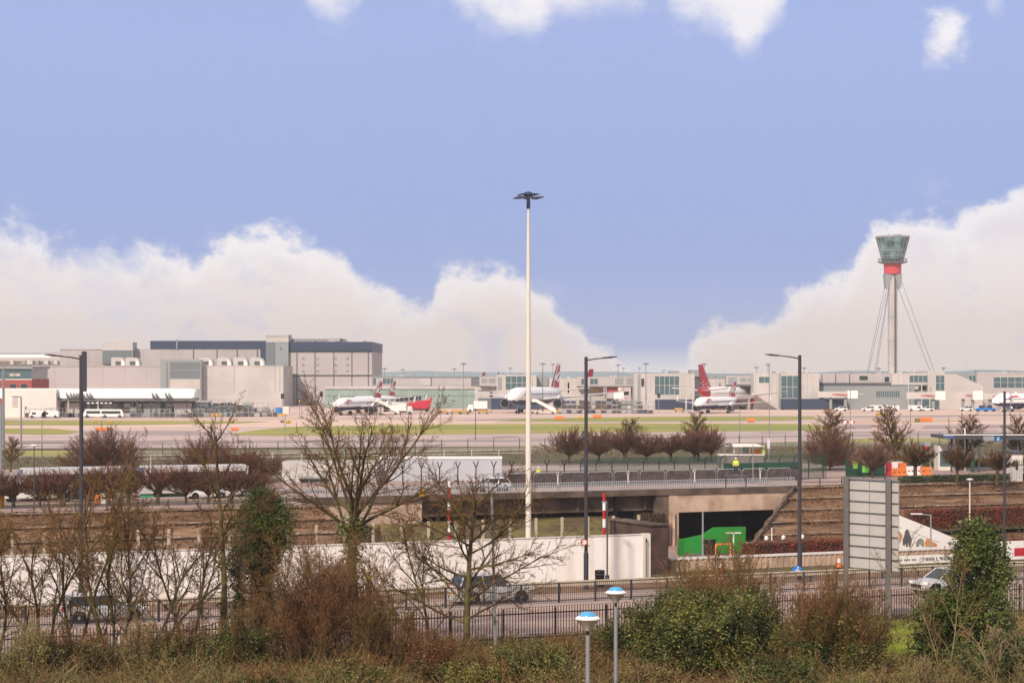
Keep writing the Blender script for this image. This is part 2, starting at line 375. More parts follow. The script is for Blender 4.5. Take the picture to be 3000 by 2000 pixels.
# guard hoops on the bridge (taller safety rail)
def hoops():
    r=thing('safety_railing','tall light grey tubular hoop rail along the bridge edge','railing',A(1700,215,0))
    g0=uof(A(1400,215)); i=0
    while g0+i*3.3<130:
        u=g0+i*3.3; m=MB()
        m.tube([UV(u,214.9,0),UV(u,214.9,1.9),UV(u+.2,214.9,2.15),UV(u+2.9,214.9,2.15),UV(u+3.1,214.9,1.9),UV(u+3.1,214.9,0)],.045,5)
        m.build('hoop',M['galvl'],r); i+=1
hoops()
def line_fence(name,label,cat,v,ua,ub,h,sp,post,rails,bars,mp,mb,top=None,z0=0,pr=.05,br=.02,panel=None):
    r=thing(name,label,cat,UV((ua+ub)/2,v,z0))
    n=int((ub-ua)/sp)
    for i in range(n+1):
        u=ua+i*sp; m=MB(); 
        if post=='sq': m.cbox(UV(u,v,z0+h/2),pr*2,pr*2,h,TH)
        elif post=='vee':
            m.tube([UV(u,v,z0),UV(u,v,z0+h*.78)],pr,5); m.tube([UV(u,v,z0+h*.76),UV(u-.32,v,z0+h)],pr*.8,4); m.tube([UV(u,v,z0+h*.76),UV(u+.32,v,z0+h)],pr*.8,4)
        elif post=='bent':
            m.tube([UV(u,v,z0),UV(u,v,z0+h*.78),UV(u+.1,v,z0+h*.88),UV(u+.42,v-.1,z0+h)],pr,5)
        m.build('post',mp,r)
    m=MB()
    for z in rails: m.beam(UV(ua,v-.05,z0+z),UV(ub,v-.05,z0+z),.05,.06)
    if rails: m.build('rail',mb,r)
    if bars:
        m=MB(); x=ua
        while x<ub:
            hh=h+(top or 0); m.cbox(UV(x,v-.09,z0+hh/2),br*2,br,hh-.06,TH); x+=bars
        m.build('bars',mb,r)
    if panel:
        mw=MB(); z=.15
        while z<panel: mw.beam(UV(ua,v,z0+z),UV(ub,v,z0+z),.009,.009); z+=.3
        mw.build('wire',mb,r)
    return r
U=lambda px,v: uof(A(px,v))
line_fence('palisade_fence','near dark brown palisade fence with pointed pales behind the shrubs','fence',94.3,U(-60,94.3),U(3420,94.3),1.75,2.75,'sq',[.35,1.5],.15,M['pale'],M['pale'],top=.1,pr=.04,br=.019)
line_fence('pedestrian_guardrail','blue grey pedestrian guard rail in the middle of the near road','railing',109.7,U(-60,109.7),U(3420,109.7),1.15,2.3,'sq',[.15,1.1],.13,M['lamp'],M['lamp'],z0=.13,pr=.045,br=.014)
gr=thing('crash_barrier','long beige steel crash barrier between the road and white hoarding','barrier',A(1500,114.6))
MB().beam(A(-60,114.5,.68),A(3420,114.5,.68),.08,.3).build('beam',M['cream'],gr)
for i in range(30):
    p=A(-40+i*105,114.6); MB().cbox((p.x,p.y,.36),.12,.12,.72,TH).build('post',M['galvdark'],gr)
line_fence('chain_link_fence','chain link fence on cream concrete posts rising behind the white hoarding','fence',132,U(-60,132),U(1890,132),3.3,1.95,'sq',[],None,M['cream'],M['galv'],pr=.075,panel=3.1)
line_fence('security_fence','black security fence with V shaped barbed tops beyond the white car','fence',227.5,U(1180,227.5),U(1690,227.5),3.0,2.25,'vee',[],None,M['black'],M['galvdark'],pr=.07,panel=2.2)
line_fence('security_fence','dark green mesh fence with bent tops at the right end of the bridge','fence',229,U(1700,229),U(2420,229),3.1,2.1,'bent',[1.1],.11,M['black'],M['dgreen'],pr=.06,br=.018)
line_fence('perimeter_fence','thin airfield perimeter fence along the runway grass','fence',322,U(-60,322),U(3420,322),2.5,4.6,'sq',[.9,2.3],None,M['galvdark'],M['galv'],pr=.05,panel=2.2)
line_fence('roadside_fence','low grey post and rail barrier at the top of the right hand bank','fence',214.8,132,U(3420,214.8),.95,3,'sq',[.45,.9],None,M['galvdark'],M['galvdark'],pr=.05)
line_fence('roadside_fence','low grey post and rail barrier at the top of the left hand bank','fence',203.6,U(-60,203.6),69,.95,3,'sq',[.45,.9],None,M['galvdark'],M['galvdark'],pr=.05)
line_fence('white_fence','white railing beside the perimeter road behind the flat roofed cabin','fence',300,U(350,300),U(1560,300),1.6,4.5,'sq',[1.0,1.5],None,M['offwhite'],M['offwhite'],pr=.04)
# hoarding
h=thing('hoarding','long plain white site hoarding standing beside the road','hoarding',A(950,120.2))
MB().wall(A(-80,120.2),A(1905,120.2),.12,2.92,.1).build('panel',M['hoard'],h)
m=MB(); m.wall(A(1884,120.0),A(1906,120.0),.05,3.0,.4); m.build('end_post',M['offwhite'],h)
MB().wall(A(-80,120.15),A(1884,120.15),2.92,2.98,.2).build('capping',M['offwhite'],h)
for i in range(16): 
    p=A(-40+i*122,120.2); MB().cbox((p.x+.004,p.y-.0,1.5),.02,.02,2.76,TH).build('joint_strip',M['offwhite'],h)
MB().tube([A(1893,119.8,.1),A(1893,119.8,2.75),A(1896,119.8,2.5)],.035,6).build('cable_pipe',M['black'],h)
b=thing('brick_wall','dark brown brick wall end next to the white hoarding','wall',A(1935,126))
MB().wall(A(1908,124),A(1958,124),0,3.15,6).build('brickwork',M['brick'],b); MB().wall(A(1906,123.9),A(1960,123.9),3.15,3.25,6.2).build('coping',M['concdark'],b)
p=thing('concrete_parapet','low ribbed beige concrete parapet wall along the far footway','wall',A(2450,125))
MB().wall(A(1962,125),A(3420,125),0,.78,.3).build('wall_panel',M['concrete'],p); MB().wall(A(1962,124.9),A(3420,124.9),.78,.9,.5).build('coping',M['offwhite'],p)
m=MB(); x=U(1965,125)
while x<U(3400,125): m.wall(UV(x,124.93),UV(x+.12,124.93),.02,.76,.08); x+=.42
m.build('ribs',M['concrete'],p)
# terrace kerbs on the right bank (pale stone courses)
M['kerbst']=mat('kerb_stone','#a5917f',.9,.3,.7,c2='#7a6656',sc2=.6)
t=thing('terrace_kerbs','pale stone kerb courses stepping up the right hand bank','kerb',UV(150,203,-3))
for i in range(1,7):
    tt=i/6; u=110.4+20.2*tt; v=192+22*tt; z=-6.2*(1-tt)
    MB().wall(UV(u+.3,v-.5),UV(260,v-.5),z-.1,z+.03,.3).build('kerb_course',M['kerbst'],t)
t=thing('terrace_kerbs','pale stone kerb courses stepping up the left hand bank','kerb',UV(30,190,-3))
for i in range(1,7):
    tt=i/6; v=180+23*tt; z=-6.2*(1-tt)
    MB().wall(UV(-80,v-.6),UV(69.5,v-.6),z-.1,z+.03,.3).build('kerb_course',M['kerbst'],t)

# dark mesh screen and razor wire along the far side of the bridge
t=thing('mesh_screen','dark brown grey mesh screen along the far side of the bridge road','fence',A(1900,227))
MB().wall(A(1475,226.9),A(2350,226.9),0,1.55,.04).build('panel',mat('mesh_dark','#5a4f4e',.8,.2,3,c2='#47403f',sc2=2),t)
MB().wall(A(2120,226.8),A(2350,226.8),1.56,2.25,.04).build('upper_panel',M['dgreen'],t)
t=thing('razor_wire','tangled razor wire coil on the fence top behind the bridge','wire',A(1900,229))
rg=random.Random(2); pts=[]; u=U(1640,229); ue=U(2140,229); a=0
while u<ue:
    pts.append(tuple(UV(u,229.4+.38*math.cos(a)+rg.gauss(0,.05),2.45+.45*math.sin(a)+rg.gauss(0,.05)))); a+=.9; u+=.045
mm=MB(); mm.tube(pts,.04,3,cap=False); mm.build('coil',M['galvdark'],t)
# ================================================================ BUILDINGS
class B:
    """facade builder: rectangles measured on a facade plane at distance D"""
    def __init__(s,name,label,cat,px,D): s.D=D; s.r=thing(name,label,cat,((px-1500)*D/F,D,0))
    def rect(s,x0,x1,y0,y1,D): return ((x0-1500)*D/F,(x1-1500)*D/F,CZ-(y1-HZ)*D/F,CZ-(y0-HZ)*D/F)
    def vol(s,part,m,x0,x1,y0,depth=20,y1=None,D=None,label=None,par=None,bev=0):
        D=D or s.D; X0,X1,Z0,Z1=s.rect(x0,x1,y0,y1 or 1100,D)
        if y1 is None: Z0=0
        return MB().box(X0,X1,D,D+depth,Z0,Z1).build(part,m,par or s.r,label=label,bev=bev)
    def win(s,x0,x1,y0,y1,nx=1,ny=1,D=None,g='glassb',fr='offwhite',part='window'):
        D=D or s.D; X0,X1,Z0,Z1=s.rect(x0,x1,y0,y1,D)
        w=MB().box(X0,X1,D-.06,D+.2,Z0,Z1).build(part,M[g],s.r)
        m=MB(); t=.11
        for i in range(nx+1):
            x=X0+(X1-X0)*i/nx; m.box(x-t/2,x+t/2,D-.14,D-.065,Z0-t/2,Z1+t/2)
        for j in range(ny+1):
            z=Z0+(Z1-Z0)*j/ny; m.box(X0+t/2+.001,X1-t/2-.001,D-.15,D-.066,z-t/2,z+t/2)
        m.build('frame',M[fr],w); return w
    def bars(s,part,m,xs,y0,y1,w=3,D=None,pro=.12):
        D=D or s.D
        for x in xs:
            X0,X1,Z0,Z1=s.rect(x-w/2,x+w/2,y0,y1,D); MB().box(X0,X1,D-pro,D+.02,Z0,Z1).build(part,M[m],s.r)
    def band(s,part,m,x0,x1,y0,y1,D=None,pro=.15):
        D=D or s.D; X0,X1,Z0,Z1=s.rect(x0,x1,y0,y1,D)
        return MB().box(X0,X1,D-pro,D+.03,Z0,Z1).build(part,M[m],s.r)
# --- the big grey complex, left
b=hall=B('grey_hall','huge grey clad hall with navy roof band and dark vertical joints','building',960,900)
b.vol('wall',M['clad'],845,1090,1030,70)
b.vol('roof_band',M['navyb'],845,1091,1001,70.3,1030,D=899.6)
b.vol('roof_plant',M['roofg'],847,1000,992,30,1003,D=910); b.vol('roof_plant',M['clad'],962,996,990,12,1002,D=908)
b.bars('joint','joint',[870,923,978,1031,1079],1031,1190,2.6)
b.band('joint',"joint",846,1090,1097.5,1102)
b.band('ledge','cladd',846,1091,1028,1031,pro=.4)
for x in (889,931,984,1018):
    for y in (1050,1069,1087): b.win(x-3.5,x+3.5,y-2,y+2,1,1,g='cladd',fr='clad',part='vent')
s=B('stair_tower','tall pale stair tower rising between the two navy banded halls','building',812,898)
s.vol('wall',M['cladl'],779,845,980,14,1002); s.vol('wall',M['cladg'],779,845,1002,13.8,D=898.2); s.bars('corner_shade','cladd',[792],1003,1072,25,pro=.1)  # darker strip at the left is the tower's shadow put in as colour
s.win(820,824,1016,1023,g='cladd',fr='cladg'); s.band('parapet_line','cladg',778,846,984,985.5)
h2=B('grey_hall','long pale hall with a deep navy roof band left of the stair tower','building',600,905)
h2.vol('wall',M['clad'],300,778,1021,40); h2.vol('roof_band',M['navyb'],440,778.5,998,40.2,1021.3,D=904.6)
h2.bars('joint','joint',[567,636,695,754],1024,1050,3); h2.bars('ladder','galv',[518],994,1022,4,D=904.4)
h2.vol('corner_return',M['navyb'],763,779,1000,4,1070,D=903.5)
h3=B('side_hall','wide beige hall wall with a flat roof behind the left lamp post','building',250,906)
h3.vol('wall',M['clad'],176,299.5,1022,40); h3.vol('parapet',M['cladl'],175,299.6,1021,40.4,1023.5,D=905.7)
pb=B('plant_room','square beige and grey plant room on the hall roof','building',344,900)
pb.vol('wall',M['cladl'],299,389,1002,10,1026); pb.vol('louvre',M['cladg'],299,389,1026,9.8,1068,D=900.2)
pb.band('louvre_panel','cladd',301,384,1027,1066)
lb=B('cargo_building','broad plain beige pink cargo building in front of the grey halls','building',460,860)
lb.vol('wall',M['clad'],95,590,1071,36); lb.vol('wall',M['cladl'],590,830,1071.5,36.1,D=859.9)
lb.band('parapet','cladl',95,830,1070.3,1072.3,pro=.3); lb.bars('downpipe','cladg',[686,806,820],1072,1150,2)
lb.bars('wall_panel','cladd',[166],1073,1190,142,pro=.05) if False else None
for i in range(12): 
    pass
lb.bars('panel_seam','cladg',[160,235,300,365,430,640,740,775],1073,1180,.8,pro=.03)
lv=B('louvred_plant_block','grey louvred plant block projecting from the cargo building','building',530,856)
lv.vol('wall',M['cladg'],470,590,1053,3.9); lv.win(498,586,1061,1108,1,1,g='cladd',fr='cladg',part='louvre'); lv.band('panel','cladl',498,586,1110,1140)
lv.bars('downpipe','cladd',[489],1060,1150,3); lv.band('slats','cladg',499,585,1083,1084.5,pro=.09)
# rooftop cowls
def cowl():
    r=thing('roof_vent','','roof vent',(0,0,0)); m=MB()
    prof=[(-3,0),(-3,3.2),(-2.6,3.5),(.6,3.5),(1.7,3.2),(2.5,2.4),(2.9,1.2),(2.9,0)]
    m.prism(prof,4.2); m.build('hood',M['cladl'],r,bev=.1)
    MB().box(-1.2,.9,-2.25,-2.12,.5,1.9).build('opening',M['joint'],r); MB().prism([(1.2,.2),(1.2,2.7),(1.9,2.2),(2.4,1.4),(2.5,.2)],.25,o=(0,-2.25,0)).build('baffle',M['white'],r)
    return r
c0=cowl(); g='white cowled vents in a row on the cargo roof'
for i,px in enumerate((350,392,606,660,708,756)):
    loc=P(px,1072,868); loc.z-=.05
    lab=['leftmost white cowled vent on the cargo building roof','white cowled vent just right of the square plant room','half hidden roof vent right beside the louvred block','third white cowled roof vent from the stair tower','middle white cowled roof vent of the three by the stair tower','white cowled roof vent nearest the stair tower'][i]
    if i==0: c0.location=loc; c0['label']=lab; c0['group']=g
    else: tree_copy(c0,lab,loc,0,1,g)
# far left
f=B('old_terminal','distant pale terminal with pipework on its roof at the far left','building',80,990)
f.vol('wall',M['cladl'],-200,176,1052,30); f.vol('upper_wall',M['cladg'],-200,124,1034,20,1046,D=1000); f.vol('upper_wall',M['clad'],124,176,1031,20,1046,D=1000)
m=MB()
for z,y in ((.9,0),(1.6,1)): m.tube([P(-200,1048-z*3,985+y),P(176,1048-z*3,985+y)],.8,8)
m.build('roof_pipe',M['white'],f.r)
for i,x in enumerate((30,62,78,104,128,150,158)): f.vol('roof_unit',M['cladg' if i%2 else 'cladl'],x,x+9+i%3*4,1056,4,1067,D=985-i*.3)
gb=B('brick_office','red brick office with arched bays and a blue glass upper floor','building',45,800)
gb.vol('wall',M['redbr'],-60,93,1110,30); gb.vol('upper_floor',M['glassb'],-60,92,1079,28,1110,D=801); gb.band('cornice','cladl',-60,94,1109,1113); gb.vol('roof',M['cladg'],-60,95,1073,30,1080,D=800)
for x in (-12,38,70): gb.win(x-10,x+10,1124,1150,1,1,g='glass',fr='cladg')
for x in (35,52): gb.win(x-7,x+7,1094,1101,1,1,D=801,g='cladl',fr='cladl',part='balcony')
# tube-roofed pier
tb=B('pier_building','long white pier with a rounded metal roof and dark fins','building',290,652)
D=652; x0,x1,z0,z1=tb.rect(-80,572,1137,1166,D)
m=MB(); pr=[]
for i in range(11):
    a=R(180-18*i); pr.append((4.2+4.2*math.cos(a),z0+(z1-z0)*math.sin(a)))
pr=[(p[0]+D,p[1]) for p in pr]
ring=lambda x,s: [(x,D+4.2+(q[0]-D-4.2)*s,z0+(q[1]-z0)*s) for q in pr]
m.ring([ring(x0,1),ring(x1-2,1),ring(x1-.5,.93),ring(x1,.75)]); m.build('curved_roof',M['white'],tb.r,smooth=40)
tb.vol('soffit_beam',M['cladd'],165,572,1164,8,1172,D=652.2); tb.vol('soffit_beam',M['offwhite'],165,572,1172,6,1175,D=653)
tb.vol('end_block',M['offwhite'],10,165,1141,9,D=650.5); tb.vol('back_wall',M['cladd'],95,572,1170,2,D=658)
for x0_,x1_ in ((190,240),(256,262),(300,340),(372,392),(420,470),(510,560)): tb.vol('infill_wall',M['cladl' if x0_%4 else 'cladg'],x0_,x1_,1180,1.5,D=655.5)
for i,x in enumerate([157,167,196,207,217,226,233,243,255,265,447,458,486,496]):
    a,b_=P(x-2,1150,651.6),P(x+4,1164,651); MB().tube([a,V(((a.x+b_.x)/2-.1,651.1,(a.z+b_.z)/2+.1)),b_],[.12,.35,.45],5).build('fin',M['cladd'],tb.r)
for x in (110,130,163,198,285,325,400,440,490,545): tb.vol('column',M['galvdark' if x%3 else 'cladl'],x,x+3.5,1172,.6,D=652.6)
m=MB()
for i in range(6): 
    q=P(255+i*13,1181,652); m.box(q.x,q.x+.8,651.8,652,q.z-.1,q.z+.25)
m.build('light_strip',M['white'],tb.r)
tb.win(188,192,1168,1170,g='hiviz' if 'hiviz' in M else 'yellow',fr='galv',part='sign'); tb.band('door','clad',36,52,1160,1193,D=650.5,pro=.06)
tb.win(73,78,1190,1199,g='glass',fr='offwhite',D=650.5)
# green glass concourse
gc=B('glass_concourse','low green glazed concourse with a pale flat roof','building',1180,830)
gc.vol('wall',M['glassg'],952,1391,1136,18); gc.vol('roof',M['cladl'],950,1392,1131.5,19,1139,D=829.5)
gc.bars('mullion','cladl',[960+i*14 for i in range(31)],1139,1200,.8,pro=.2); gc.band('band','cladg',952,1391,1158,1159.5,pro=.22)
gc.band('dark_opening','glass',1200,1234,1160,1172,pro=.1); gc.band('dark_opening','glass',1160,1196,1162,1178,pro=.1)
uc=B('upper_terminal','pale upper terminal block with grey windows above the green concourse','building',1240,850)
uc.vol('wall',M['clad'],1092,1405,1103,30); uc.band('parapet','cladg',1091,1405,1101.5,1104.5,pro=.4)
uc.win(1121,1154,1108,1125,3,1); uc.win(1093,1102,1107,1128,1,1); uc.band('panel','cladl',1231,1262,1109,1129); uc.win(1235,1242,1119,1126,g='glass',fr='cladl')
uc.win(1410-26,1425-26,1108,1120,g='cladg'); uc.bars('joint','joint',[1263],1104,1130,3)
uc.band('dark_recess','cladd',1380,1404,1104,1130)
# central pier: blocks and glass
tp=B('terminal_pier','pale pier block with two louvred windows behind the big jet nose','building',1430,800)
tp.vol('wall',M['cladl'],1391,1455,1130,20,D=802); tp.vol('upper_wall',M['clad'],1405,1460,1103,18,1131,D=800); tp.win(1410,1427,1108,1121,g='cladg',fr='cladl'); tp.win(1432,1451,1108,1121,g='cladg',fr='cladl')
tp.band('shadow_gap','joint',1392,1436,1130,1132.5,D=800); tp.win(1435,1443,1149,1161,D=802,g='glass',fr='cladl'); tp.vol('ground_floor',M['cladd'],1400,1560,1166,10,D=799)
g1=B('glazed_lounge','dark glazed box window framed by pale walls left of the tall mast','building',1520,795)
g1.vol('wall',M['cladl'],1455,1572,1098,24); g1.win(1481,1546,1101,1141,4,2); g1.bars('side_panel','cladg',[1464],1104,1142,12); g1.vol('ground_floor',M['navyb'],1440,1580,1166,3,D=793)
g2=B('terminal_pier','cream pier section with brick red store behind the striped jet tail','building',1700,805)
g2.vol('wall',M['cladl'],1572,1800,1108,20); g2.vol('upper_wall',M['cladg'],1570,1605,1100,15,1130,D=804); g2.vol('upper_box',M['clad'],1690,1862,1104,10,1132,D=801); g2.band('parapet','joint',1690,1862,1131,1134,D=801)
g2.win(1702,1722,1108,1126,2,1,D=801); g2.win(1728,1752,1108,1126,2,1,D=801); g2.win(1800,1828,1106,1128,1,1,D=801,g='cladg'); g2.win(1834,1856,1106,1128,1,1,D=801,g='cladg')
g2.vol('red_store',M['redbr'],1772,1810,1134,4,1166,D=802); g2.bars('joint','joint',[1665,1665.5],1120,1150,4); g2.win(1828,1842,1147,1157,D=805,g='glass'); g2.win(1738,1752,1137,1148,g='yellow',fr='cladl',part='notice')
g2.vol('ground_floor',M['concdark'],1700,1860,1175,6,D=800); g2.bars('column','cladl',[1716,1770,1776,1812],1134,1200,3,D=801)
g3=B('glazed_lounge','large teal glazed lounge with pale pylons left of the crimson tail','building',1950,790)
g3.vol('wall',M['cladl'],1858,2035,1094,22); g3.win(1918,1990,1101,1156,5,2); g3.win(1878,1888,1108,1132,g='glass'); g3.bars('pylon','cladg',[1872],1096,1180,9)
g3.vol('roof_plant',M['cladg'],1962,1990,1086,8,1095,D=795); g3.vol('roof_plant',M['cladg'],2024,2060,1083,12,1103,D=800); g3.vol('ground_floor',M['navyb'],1920,2035,1170,4,D=788); g3.bars('column','cladl',[2010,2030],1158,1200,5,D=788)
g4=B('terminal_pier','cream and grey pier section between the two glazed lounges','building',2150,806)
g4.vol('wall',M['cladl'],2035,2210,1108,20); g4.vol('upper_box',M['clad'],2128,2212,1101,9,1130,D=801); g4.band('shadow_gap','joint',2128,2212,1126,1132,D=801); g4.win(2132,2160,1104,1126,g='cladg',D=801); g4.win(2168,2188,1107,1118,g='cladg',fr='cladl',D=801); g4.win(2191,2206,1107,1118,g='cladg',fr='cladl',D=801)
g4.band('parapet','cladg',2035,2210,1103,1108); g4.vol('red_store',M['redbr'],2228,2258,1130,3,D=795); g4.win(2188,2203,1138,1148,g='cladg',fr='cladl'); g4.win(2195,2202,1155,1163,g='glass',fr='cladl'); g4.bars('column','cladl',[2165,2211,2222],1132,1200,3.5,D=801)
g4.win(2107,2111,1121,1130,g='glass',fr='cladl')
g5=B('glazed_lounge','pale framed lounge with dark windows behind the right lamp post','building',2300,792)
g5.vol('wall',M['cladl'],2208,2400,1093,24); g5.win(2223,2255,1103,1121,2,1); g5.win(2288,2340,1100,1166,3,2); g5.bars('pylon','cladg',[2284],1095,1196,7); g5.vol('ground_floor',M['navyb'],2290,2470,1168,4,D=789)
g6=B('terminal_wing','long low grey terminal wing with a canopy at the foot of the tower','building',2500,800)
g6.vol('wall',M['clad'],2395,2620,1094,18); g6.band('canopy','joint',2395,2620,1121,1129,pro=1.5); g6.vol('lower_wall',M['cladg'],2395,2680,1130,3,D=797)
for x in (2408,2448,2489): g6.bars('joint','joint',[x],1096,1121,2.4)
g6.win(2517,2543,1100,1114,1,1,g='glass'); g6.win(2591,2605,1103,1119,1,1,g='glass',fr='cladl'); g6.vol('ground_floor',M['navyb'],2395,2482,1168,3,D=794)
g6.win(2566,2636,1144,1164,11,1,D=797,g='glassb',fr='cladl'); g6.band('pink_sill','cladl',2410,2530,1153,1156,D=797)
g7=B('terminal_wing','pale terminal block with square dark windows right of the tower','building',2760,798)
g7.vol('wall',M['cladl'],2612,2760,1093,20,1128); g7.vol('tall_wall',M['cladl'],2718,2768,1086,18,D=797); g7.vol('lower_wall',M['cladg'],2640,2880,1140,10,D=800)
g7.win(2664,2717,1099,1120,4,1); g7.win(2741,2767,1099,1144,2,2,D=797); g7.band('shadow_gap','joint',2614,2717,1127,1131)
m=MB(); a=P(2768,1200,797); 
pts=[(P(2768,1095,797).x,P(0,1095,797).z),(P(2800,1095,797).x,P(0,1095,797).z),(P(2880,1130,797).x,P(0,1130,797).z),(P(2880,1200,797).x,0),(a.x,0)]
m.prism(pts[::-1],16,o=(0,805,0)); m.build('sloping_wall',M['cladl'],g7.r)
g7.vol('glazed_front',M['glassb'],2680,2750,1168,2,D=796); g7.bars('column','cladl',[2662,2700,2724],1128,1200,3,D=796)
g8=B('terminal_wing','large grey terminal hall with a long blue glazed strip, far right','building',2930,815)
g8.vol('wall',M['cladg'],2800,3120,1094,30); g8.win(2837,2860,1099,1118,2,1,D=814.9); g8.vol('wall',M['clad'],2862,3120,1092,25,D=812) ; g8.win(2910,3100,1104,1136,9,2,D=812); g8.band('parapet','cladl',2862,3120,1091,1094,D=812)
# thin airbridges
def airbridge(label,x0,x1,ya,yb,D,yy=None,red=True):
    r=thing('airbridge',label,'airbridge',((x0-1500)*D/F,D,0),group='enclosed boarding bridges at the terminal')
    a=P(x0,(ya+yb)/2,D); b_=P(x1,(ya+yb)/2+(yy or 0),D-6); hgt=(yb-ya)*D/F
    MB().beam(a,b_,3,hgt).build('tunnel',M['cladl'],r)
    MB().cbox((b_.x,b_.y,b_.z),3.6,4,hgt*1.25).build('cab',M['white'],r); 
    if red: MB().beam(a+V((1,-1.56,0)),b_+V((-2,-1.56,0)),.1,.3).build('stripe',M['redf'],r)
    for t in (.35,.8):
        q=a.lerp(b_,t); MB().box(q.x-.5,q.x+.5,q.y-.5,q.y+.5,0,q.z-hgt/2).build('leg',M['cladg'],r)
airbridge('boarding bridge with a white cab near the tower foot',2400,2496,1146,1164,790)
airbridge('grey boarding bridge in the middle of the right hand terminal',2660,2752,1148,1168,788)
airbridge('boarding bridge running to a white rounded cab on the right',2800,2862,1147,1168,786)
airbridge('red striped boarding bridge leading to the jet at the right edge',2880,2938,1151,1168,780,2)
airbridge('boarding bridge behind the jet with the blue engine',1790,1812,1150,1166,785,red=False)
# ================================================================ control tower
def tower():
    D=1150; c=P(2615,1096,D); s=F/D
    r=thing('control_tower','tall slim airport control tower with glass cab and red collar','tower',(c.x,D,0))
    z=lambda y: CZ+(HZ-y)/s
    w=lambda px: px/s
    m=MB(); m.box(c.x-w(11.5),c.x+w(3),D-3,D+3,0,z(803)); m.build('shaft',M['cladl'],r,bev=.4)
    m=MB(); m.box(c.x+w(3.1),c.x+w(8),D-2.6,D+2.6,0,z(803)); m.build('lift_shaft',M['joint'],r); MB().box(c.x+w(8.1),c.x+w(12),D-2.4,D+2.4,0,z(803)).build('side_rib',M['cladg'],r)
    m=MB()
    for y in (865,930,998,1063): m.box(c.x-w(11.9),c.x+w(3.2),D-3.1,D+3.1,z(y),z(y)+.3)
    for i in range(40): y=870+i*5.2; m.box(c.x-w(9),c.x+w(2),D-3.06,D-3.0,z(y),z(y)+.2)
    m.build('shaft_joint',M['cladg'],r)
    m=MB()
    for dx in (-1,1):
        for dy in (-1,1): 
            m.hexa([(c.x+dx*w(18)-.7,D+dy*2.6-.4,z(845)),(c.x+dx*w(18)+.7,D+dy*2.6-.4,z(845)),(c.x+dx*w(18)+.7,D+dy*2.6+.4,z(845)),(c.x+dx*w(18)-.7,D+dy*2.6+.4,z(845))],
                   [(c.x+dx*w(14)-2,D+dy*2.6-.9,z(803)),(c.x+dx*w(14)+2,D+dy*2.6-.9,z(803)),(c.x+dx*w(14)+2,D+dy*2.6+.9,z(803)),(c.x+dx*w(14)-2,D+dy*2.6+.9,z(803))])
    m.build('cable_bracket',M['cladg'],r)
    MB().lathe([(w(19),z(804)),(w(23),z(800)),(w(25),z(802)),(w(25.5),z(780)),(w(25.5),z(773))],(c.x,D,0),28).build('red_collar',mat('tower_red','#c2454a',.5,.04,.3),r,smooth=30)
    MB().lathe([(w(30),z(773)),(w(43),z(769)),(w(43),z(767)),(w(30),z(767))],(c.x,D,0),28).build('balcony',M['cladd'],r,smooth=30)
    m=MB(); 
    for i in range(28):
        a=2*math.pi*i/28; m.tube([(c.x+w(42)*math.cos(a),D+w(42)*math.sin(a),z(767)),(c.x+w(42)*math.cos(a),D+w(42)*math.sin(a),z(759))],.08,4)
    m.lathe([(w(42),z(759.5)),(w(42.3),z(759)),(w(42),z(758.5))],(c.x,D,0),28); m.build('balcony_rail',M['galv'],r)
    cab=MB().lathe([(w(30),z(767)),(w(34),z(752)),(w(48.5),z(697))],(c.x,D,0),20).build('glass_cab',mat('cab_glass','#2c4a4c',.1,.25,.25,spec=.7,c2='#6f9a98',sc2=.12),r)
    m=MB()
    for i in range(20):
        a=2*math.pi*i/20; cs,sn=math.cos(a),math.sin(a)
        m.tube([(c.x+w(30.6)*cs,D+w(30.6)*sn,z(767)),(c.x+w(34.5)*cs,D+w(34.5)*sn,z(752)),(c.x+w(49)*cs,D+w(49)*sn,z(697))],.13,4)
    for y,rr in ((752,34.6),(735,39)):
        m.lathe([(w(rr),z(y)),(w(rr+.8),z(y-1)),(w(rr+.3),z(y-2))],(c.x,D,0),40)
    m.build('mullion',M['cladg'],cab)
    MB().lathe([(w(47),z(698)),(w(50),z(697)),(w(49.5),z(692)),(w(40),z(691)),(0.1,z(690))],(c.x,D,0),28).build('roof',M['roofg'],r,smooth=30)
    m=MB(); m.lathe([(w(13),z(691)),(w(13),z(687.5)),(.1,z(687.5))],(c.x+w(14),D,0),16); m.tube([(c.x-w(12),D,z(691)),(c.x-w(12),D,z(683))],.12,4); m.build('roof_plant',M['cladg'],r)
    for (xa,ya,xb,yb,dy) in ((2597,815,2534,1096,-5),(2600,838,2540,1096,-3),(2637,812,2735,1096,-5),(2632,845,2725,1096,-3),(2602,850,2574,1096,14),(2604,850,2579,1096,14)):
        MB().tube([P(xa,ya,D+dy*.3),V(((xb-1500)*D/F,D+dy,CZ-(yb-HZ)*D/F))],.13,5).build('stay_cable',M['cladd'],r)
tower()
